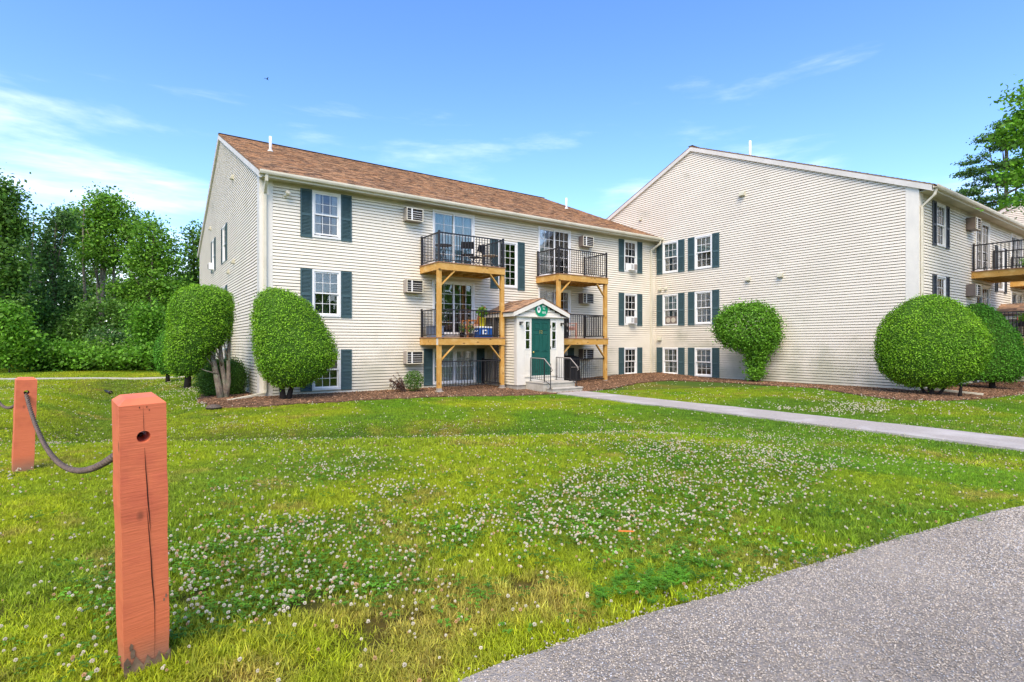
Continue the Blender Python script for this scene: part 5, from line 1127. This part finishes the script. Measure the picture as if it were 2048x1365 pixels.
# ------------------------------------------------------------------ grass, clover, gravel, mulch chips (uncountable: geometry nodes on real points)
def proto(name, V, F, m):
    me = bpy.data.meshes.new(name); me.from_pydata(V, [], F); me.update(); me.materials.append(m)
    return bpy.data.objects.new(name, me)
def tuft(k, seed, n_b, ln, wd, curl, rad):
    rr = random.Random(seed); V = []; F = []
    for i in range(n_b):
        an = rr.uniform(0, 2 * math.pi); q = rr.random() ** .5 * rad; bx, by = q * math.cos(an), q * math.sin(an); d_ = rr.uniform(0, 2 * math.pi); l_ = ln * rr.uniform(.55, 1.2); lean_ = rr.uniform(.15, 1.0) * curl; w2 = wd * rr.uniform(.7, 1.2)
        px_, py_ = -math.sin(d_) * w2 / 2, math.cos(d_) * w2 / 2; s0 = len(V)
        for j, (tt, ww) in enumerate(((0, 1), (.4, .9), (.75, .6), (1, 0))):
            hh = l_ * (tt - .25 * lean_ * tt * tt); dd = l_ * lean_ * tt * tt * .8; cx_, cy_ = bx + math.cos(d_) * dd, by + math.sin(d_) * dd
            if ww: V += [(cx_ - px_ * ww, cy_ - py_ * ww, hh - .01), (cx_ + px_ * ww, cy_ + py_ * ww, hh - .01)]
            else: V.append((cx_, cy_, hh - .01))
        F += [(s0, s0 + 1, s0 + 3, s0 + 2), (s0 + 2, s0 + 3, s0 + 5, s0 + 4), (s0 + 4, s0 + 5, s0 + 6)]
    return proto('tuft', V, F, k)
def scatter(name, P, scale, rot, tint, protos, idx, m=None, kind='stuff', tilt=None):
    me = bpy.data.meshes.new(name); me.vertices.add(len(P)); me.vertices.foreach_set('co', np.asarray(P, np.float32).ravel())
    a = me.attributes.new('sc', 'FLOAT', 'POINT'); a.data.foreach_set('value', np.asarray(scale, np.float32))
    a = me.attributes.new('rot', 'FLOAT_VECTOR', 'POINT'); rv = np.zeros((len(P), 3), np.float32); rv[:, 2] = rot
    if tilt is not None: rv[:, 0] = tilt[0]; rv[:, 1] = tilt[1]
    a.data.foreach_set('vector', rv.ravel())
    a = me.attributes.new('idx', 'INT', 'POINT'); a.data.foreach_set('value', np.asarray(idx, np.int32))
    a = me.attributes.new('tint', 'FLOAT_COLOR', 'POINT'); a.data.foreach_set('color', np.concatenate([tint, np.ones((len(P), 1))], 1).astype(np.float32).ravel())
    o = link(name, me, None); tag(o, kind=kind)
    src = bpy.data.collections.new(name + '_shapes')
    for p in protos: src.objects.link(p)
    ng = bpy.data.node_groups.new(name, 'GeometryNodeTree'); ng.interface.new_socket('Geometry', in_out='INPUT', socket_type='NodeSocketGeometry'); ng.interface.new_socket('Geometry', in_out='OUTPUT', socket_type='NodeSocketGeometry')
    N_ = ng.nodes; L_ = ng.links; gi = N_.new('NodeGroupInput'); go = N_.new('NodeGroupOutput'); ip = N_.new('GeometryNodeInstanceOnPoints'); ci = N_.new('GeometryNodeCollectionInfo')
    ci.inputs['Collection'].default_value = src; ci.inputs['Separate Children'].default_value = True; ci.inputs['Reset Children'].default_value = True
    def na(nm, ty): q = N_.new('GeometryNodeInputNamedAttribute'); q.data_type = ty; q.inputs['Name'].default_value = nm; return q.outputs[0]
    L_.new(gi.outputs[0], ip.inputs['Points']); L_.new(ci.outputs[0], ip.inputs['Instance']); ip.inputs['Pick Instance'].default_value = True
    L_.new(na('idx', 'INT'), ip.inputs['Instance Index']); L_.new(na('rot', 'FLOAT_VECTOR'), ip.inputs['Rotation']); L_.new(na('sc', 'FLOAT'), ip.inputs['Scale'])
    L_.new(ip.outputs[0], go.inputs[0]); md = o.modifiers.new('scatter', 'NODES'); md.node_group = ng
    return o
HOUSES = [(3.17, 21.5, 17.88, 36), (21.38, 42, 6.83, 26), (39.5, 62, -4.3, 16), (11.4, 13.7, 15.8, 18), (29.6, 31.9, 4.7, 7)]
def lawn_ok(x, y, m_=.0):
    ok = ~in_poly(x, y, ROAD) & ~in_poly(x, y, MULCH1) & ~in_poly(x, y, PATH) & ~in_poly(x, y, FARW)
    for a, b, c_, d_ in HOUSES: ok &= ~((x > a) & (x < b) & (y > c_) & (y < d_))
    return ok
def wedge(n_, t0, t1, a0=-1.12, a1=1.12):
    t = np.sqrt(rng.uniform(t0 ** 2, t1 ** 2, n_)); a = rng.uniform(a0, a1, n_); x = t * (.5764 + .8171 * a); y = t * (.8171 - .5764 * a); return x, y
blades = [tuft(M['grass'], i, 18, .040, .0042, 1.4, .05) for i in range(6)] + [tuft(M['grass'], 20 + i, 9, .072, .005, 1.1, .03) for i in range(3)]
far_bl = [tuft(M['grass'], 40 + i, 18, .055, .011, 1.5, .16) for i in range(4)]
def tints(x, y, v=.3):
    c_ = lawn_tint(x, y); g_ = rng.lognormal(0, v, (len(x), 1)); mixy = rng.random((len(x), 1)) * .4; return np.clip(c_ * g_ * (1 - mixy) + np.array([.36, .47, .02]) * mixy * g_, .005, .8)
x, y = wedge(80000, 1.5, 7.2); ok = lawn_ok(x, y) & (rng.random(len(x)) > np.clip(bare_(x, y) * (.55 + .8 * fbm(x, y, 9, 77)), 0, .93)); x, y = x[ok], y[ok]
tall = (fbm(x, y, 1.3, 61) > .60) & (rng.random(len(x)) < .35)
edge = np.exp(-((y - 2.0) / .35) ** 2)
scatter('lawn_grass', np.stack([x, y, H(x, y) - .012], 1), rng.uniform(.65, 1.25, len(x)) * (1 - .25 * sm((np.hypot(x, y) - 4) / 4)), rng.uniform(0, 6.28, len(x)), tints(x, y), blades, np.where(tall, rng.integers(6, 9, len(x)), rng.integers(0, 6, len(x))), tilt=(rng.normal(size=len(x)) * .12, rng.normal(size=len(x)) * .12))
x, y = wedge(64000, 7.0, 20); ok = lawn_ok(x, y); x, y = x[ok], y[ok]
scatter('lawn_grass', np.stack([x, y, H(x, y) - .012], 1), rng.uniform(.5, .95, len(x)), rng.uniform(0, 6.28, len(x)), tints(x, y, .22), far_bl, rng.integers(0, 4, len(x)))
x, y = wedge(36000, 19.5, 46, -1.1, .3); ok = lawn_ok(x, y) & (x < 3.2); x, y = x[ok], y[ok]
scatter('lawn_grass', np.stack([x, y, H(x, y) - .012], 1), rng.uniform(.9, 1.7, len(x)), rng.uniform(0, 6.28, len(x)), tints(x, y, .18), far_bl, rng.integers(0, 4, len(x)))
# clover leaves and flower heads
def clover_leaf(seed, n_b=9, rad=.06, ls=.009, hh=.028):
    rr = random.Random(seed); V = []; F = []
    for i in range(n_b):
        an = rr.uniform(0, 6.28); q = rr.random() ** .5 * rad; cx_, cy_, z_ = q * math.cos(an), q * math.sin(an), hh * rr.uniform(.5, 1.1); a0 = rr.uniform(0, 6.28)
        for k in range(3):
            a = a0 + k * 2.094; s0 = len(V); dx, dy = math.cos(a), math.sin(a); V += [(cx_, cy_, z_), (cx_ + dx * ls * .7 - dy * ls * .62, cy_ + dy * ls * .7 + dx * ls * .62, z_ + .003), (cx_ + dx * ls * 1.4, cy_ + dy * ls * 1.4, z_ - .001), (cx_ + dx * ls * .7 + dy * ls * .62, cy_ + dy * ls * .7 - dx * ls * .62, z_ + .003)]; F.append((s0, s0 + 3, s0 + 2, s0 + 1))
    return proto('clover', V, F, M['clover'])
def flower(seed, sc_=1.):
    rr = random.Random(seed); V = []; F = []; R_ = .0105 * sc_; zc = .062
    for i in range(26):
        u = 1 - 1.75 * (i + .5) / 26; a = i * 2.39996; q = math.sqrt(max(0, 1 - u * u)); d_ = Vector((q * math.cos(a), q * math.sin(a), u)); t1 = d_.cross(Vector((.3, .2, 1))).normalized(); t2 = d_.cross(t1); s0 = len(V)
        c_ = Vector((0, 0, zc)) + d_ * R_ * .55; e = Vector((0, 0, zc)) + d_ * R_ * rr.uniform(1.0, 1.35) + Vector((0, 0, .001)); w3_ = R_ * .30
        V += [c_ + t1 * w3_, c_ - t1 * w3_, e - t1 * w3_ * .7, e + t1 * w3_ * .7, c_ + t2 * w3_, c_ - t2 * w3_, e - t2 * w3_ * .7, e + t2 * w3_ * .7]; F += [(s0, s0 + 1, s0 + 2, s0 + 3), (s0 + 4, s0 + 5, s0 + 6, s0 + 7)]
    return proto('flower', [tuple(v) for v in V], F, M['flower'])
x, y = wedge(30000, 1.6, 9.5); cd = clover_d(x, y); ok = lawn_ok(x, y) & (rng.random(len(x)) < cd * .55); x, y = x[ok], y[ok]
scatter('clover_leaves', np.stack([x, y, H(x, y)], 1), rng.uniform(.8, 1.4, len(x)), rng.uniform(0, 6.28, len(x)), np.clip(np.array([[.10, .255, .016]]) * rng.lognormal(0, .3, (len(x), 1)), 0, 1), [clover_leaf(i) for i in range(4)], rng.integers(0, 4, len(x)))
def clumpy(x, y, s_=2.6, o=70): return .6 + .8 * sm((fbm(x, y, s_, o) - .42) / .25)
x, y = wedge(110000, 1.7, 12); cd = clover_d(x, y) * clumpy(x, y); ok = lawn_ok(x, y) & (rng.random(len(x)) < cd * .72 + .030); x, y = x[ok], y[ok]
warm = rng.random((len(x), 1)); ft = np.where(warm < .18, np.array([[.85, .62, .42]]), np.array([[1., 1., 1.]])) * rng.uniform(.8, 1.0, (len(x), 1))
flp = [flower(i) for i in range(4)]
scatter('clover_flowers', np.stack([x, y, H(x, y)], 1), rng.uniform(.38, .76, len(x)) * (1 + .12 * sm((np.hypot(x, y) - 4) / 6)), rng.uniform(0, 6.28, len(x)), ft, flp, rng.integers(0, 4, len(x)), tilt=(rng.normal(size=len(x)) * .25, rng.normal(size=len(x)) * .25))
x, y = wedge(120000, 11.5, 26); cd = clover_d(x, y) * clumpy(x, y, 1.6); ok = lawn_ok(x, y) & (rng.random(len(x)) < cd * .40 + .008); x, y = x[ok], y[ok]
scatter('clover_flowers', np.stack([x, y, H(x, y)], 1), rng.uniform(.7, 1.2, len(x)), rng.uniform(0, 6.28, len(x)), np.ones((len(x), 3)) * .95, [flower(9, 1.1), flower(10, 1.1)], rng.integers(0, 2, len(x)))
# feathery green weed by the road edge
wx, wy = 2.35, 2.02
def weed(seed):
    rr = random.Random(seed); V = []; F = []
    for i in range(9):
        a = rr.uniform(0, 6.28); l_ = rr.uniform(.05, .10)
        for k in range(7):
            t_ = (k + 1) / 7; cx_, cy_, cz_ = math.cos(a) * l_ * t_, math.sin(a) * l_ * t_, .05 * math.sin(t_ * 2.4) + .01
            for sgn in (-1, 1):
                b_ = a + sgn * 1.0; s0 = len(V); q = .022 * (1.2 - t_); V += [(cx_, cy_, cz_), (cx_ + math.cos(b_) * q * .5 - math.sin(b_) * q * .25, cy_ + math.sin(b_) * q * .5 + math.cos(b_) * q * .25, cz_ + .004), (cx_ + math.cos(b_) * q, cy_ + math.sin(b_) * q, cz_), (cx_ + math.cos(b_) * q * .5 + math.sin(b_) * q * .25, cy_ + math.sin(b_) * q * .5 - math.cos(b_) * q * .25, cz_ + .004)]; F.append((s0, s0 + 1, s0 + 2, s0 + 3))
    return proto('weed', V, F, M['clover'])
n_ = 60; x = wx + rng.normal(size=n_) * .20; y = wy + rng.normal(size=n_) * .10; k_ = rng.random(n_) < .25; x[k_] += .45; y[k_] += .02; ok = lawn_ok(x, y); x, y = x[ok], y[ok]
scatter('weeds', np.stack([x, y, H(x, y) + .005], 1), rng.uniform(.45, 1.0, len(x)), rng.uniform(0, 6.28, len(x)), np.clip(np.array([[.11, .30, .018]]) * rng.lognormal(0, .25, (len(x), 1)), 0, 1), [weed(i) for i in range(3)], rng.integers(0, 3, len(x)))
# stones of the gravel road
def stone(seed):
    rr = random.Random(seed); V = []; n1 = 6
    for zz, q in ((-.3, .7), (.15, 1.0), (.55, .6)):
        for i in range(n1): a = 6.283 * i / n1 + rr.uniform(-.3, .3); V.append((q * math.cos(a) * rr.uniform(.7, 1.2), q * math.sin(a) * rr.uniform(.6, 1.1), zz + rr.uniform(-.12, .12)))
    V.append((0, 0, .68)); F = [(k * n1 + i, k * n1 + (i + 1) % n1, (k + 1) * n1 + (i + 1) % n1, (k + 1) * n1 + i) for k in range(2) for i in range(n1)] + [(12 + i, 12 + (i + 1) % n1, 18) for i in range(n1)]
    return proto('stone', V, F, M['pebble'])
n_ = 560000; t = rng.uniform(0, 1, n_) ** .62 * 9 + 1.0; a = rng.uniform(-.35, 1.15, n_); x = t * (.5764 + .8171 * a); y = t * (.8171 - .5764 * a)
ok = in_poly(x, y, ROAD); x, y = x[ok], y[ok]
g_ = rng.normal(.36, .085, (len(x), 1)).clip(.12, .62); hue = rng.random((len(x), 1)); tn_ = g_ * np.where(hue < .15, np.array([[1.15, .98, .78]]), np.where(hue < .3, np.array([[1., 1., 1.]]), np.array([[1.12, 1., .82]]))) * (.80 + .45 * fbm(x * .45, y * 1.8, 1.1, 88))[:, None]
scatter('gravel_stones', np.stack([x, y, H(x, y) + .014], 1), rng.uniform(.0022, .0050, len(x)) * (1 + .8 * sm((np.hypot(x, y) - 3) / 5)), rng.uniform(0, 6.28, len(x)), tn_, [stone(i) for i in range(5)], rng.integers(0, 5, len(x)))
n_ = 700; x = rng.uniform(.5, 6, n_); y = np.interp(x, [1.1, 1.8, 2.5, 3.37, 4.37, 6.], [1.82, 1.80, 1.77, 1.66, 1.47, 1.15]) + abs(rng.normal(size=n_)) * .06
scatter('gravel_stones', np.stack([x, y, H(x, y) + .004], 1), rng.uniform(.003, .008, n_), rng.uniform(0, 6.28, n_), rng.normal(.3, .09, (n_, 1)).clip(.1, .6) * np.array([[1.1, 1., .85]]), [stone(20 + i) for i in range(3)], rng.integers(0, 3, n_))
# bark chips on the beds
def chipm(seed): rr = random.Random(seed); l_, w2, h_ = rr.uniform(.02, .04), rr.uniform(.006, .012), .004; b = MB().box(-l_, l_, -w2, w2, -h_, h_); return proto('chip', b.v, b.f, M['chip'])
x = rng.uniform(1, 31, 150000); y = rng.uniform(4, 19, 150000); ok = in_poly(x, y, MULCH1); 
for a, b_, c_, d_ in HOUSES: ok &= ~((x > a) & (x < b_) & (y > c_) & (y < d_))
x, y = x[ok], y[ok]
scatter('mulch_chips', np.stack([x, y, H(x, y) + .026], 1), rng.uniform(.6, 1.3, len(x)), rng.uniform(0, 6.28, len(x)), np.clip(rng.lognormal(0, .45, (len(x), 1)) * np.array([[1., .95, .9]]), .2, 3.2), [chipm(i) for i in range(4)], rng.integers(0, 4, len(x)), tilt=(rng.normal(size=len(x)) * .3, rng.normal(size=len(x)) * .3))

# ------------------------------------------------------------------ small things
x, y = at(534, 55); b = empty('bird', (x, y, 28.6), R(30), 'tiny dark bird flying high in the blue sky', 'bird')
MB().tube([(-.16, 0, 0), (-.08, 0, .01), (.05, 0, .01), (.12, 0, 0), (.2, 0, -.01)], [.005, .035, .045, .03, .012], 8).build('body', M['fabricb'], b, smooth=True)
for s in (-1, 1): MB().add([(.06, 0, .02), (-.05, 0, .02), (-.10, s * .20, .10), (-.02, s * .26, .12), (-.08, s * .38, .06)], [(0, 1, 2, 3), (3, 2, 4)]).build('wing', M['fabricb'], b)
MB().add([(-.15, 0, 0), (-.28, .05, 0), (-.28, -.05, 0)], [(0, 1, 2)]).build('tail', M['fabricb'], b)
x, y = 2.83, 2.63; s = empty('orange_stake', (x, y, gz(x, y) + .045), R(-40), 'short orange plastic strip lying in the grass near the road', 'strip'); MB().box(-.05, .05, -.007, .007, 0, .006).build('strip', M['orange'], s); MB().box(.05, .06, -.004, .004, .001, .005).build('tip', M['orange'], s)
x, y = -.75, 28.0; s = empty('drain_pipe', (x, y, gz(x, y)), R(20), 'dark drain pipe end in the bottom of the ditch', 'pipe'); MB().tube([(-.0, 0, .05), (.0, .5, .08)], .06, 14).build('pipe', M['blackm'], s, smooth=True); MB().lathe([(.065, 0), (.08, .02), (.08, .05), (.065, .06)], 16).build('collar', M['blackm'], s, (0, 0, .05), (R(90), 0, 0))
for x, y, nm, lb in ((1.75, 16.1, 'cobble', 'brown flat stone at the left tip of the mulch bed by the pipe end'),):
    o = MB().lathe([(.02, 0), (.16, .0), (.20, .05), (.14, .10), (.05, .12)], 9).build('stone', M['bark'], None, (x, y, gz(x, y)), (0, 0, .4)); tag(o, lb, 'stone')
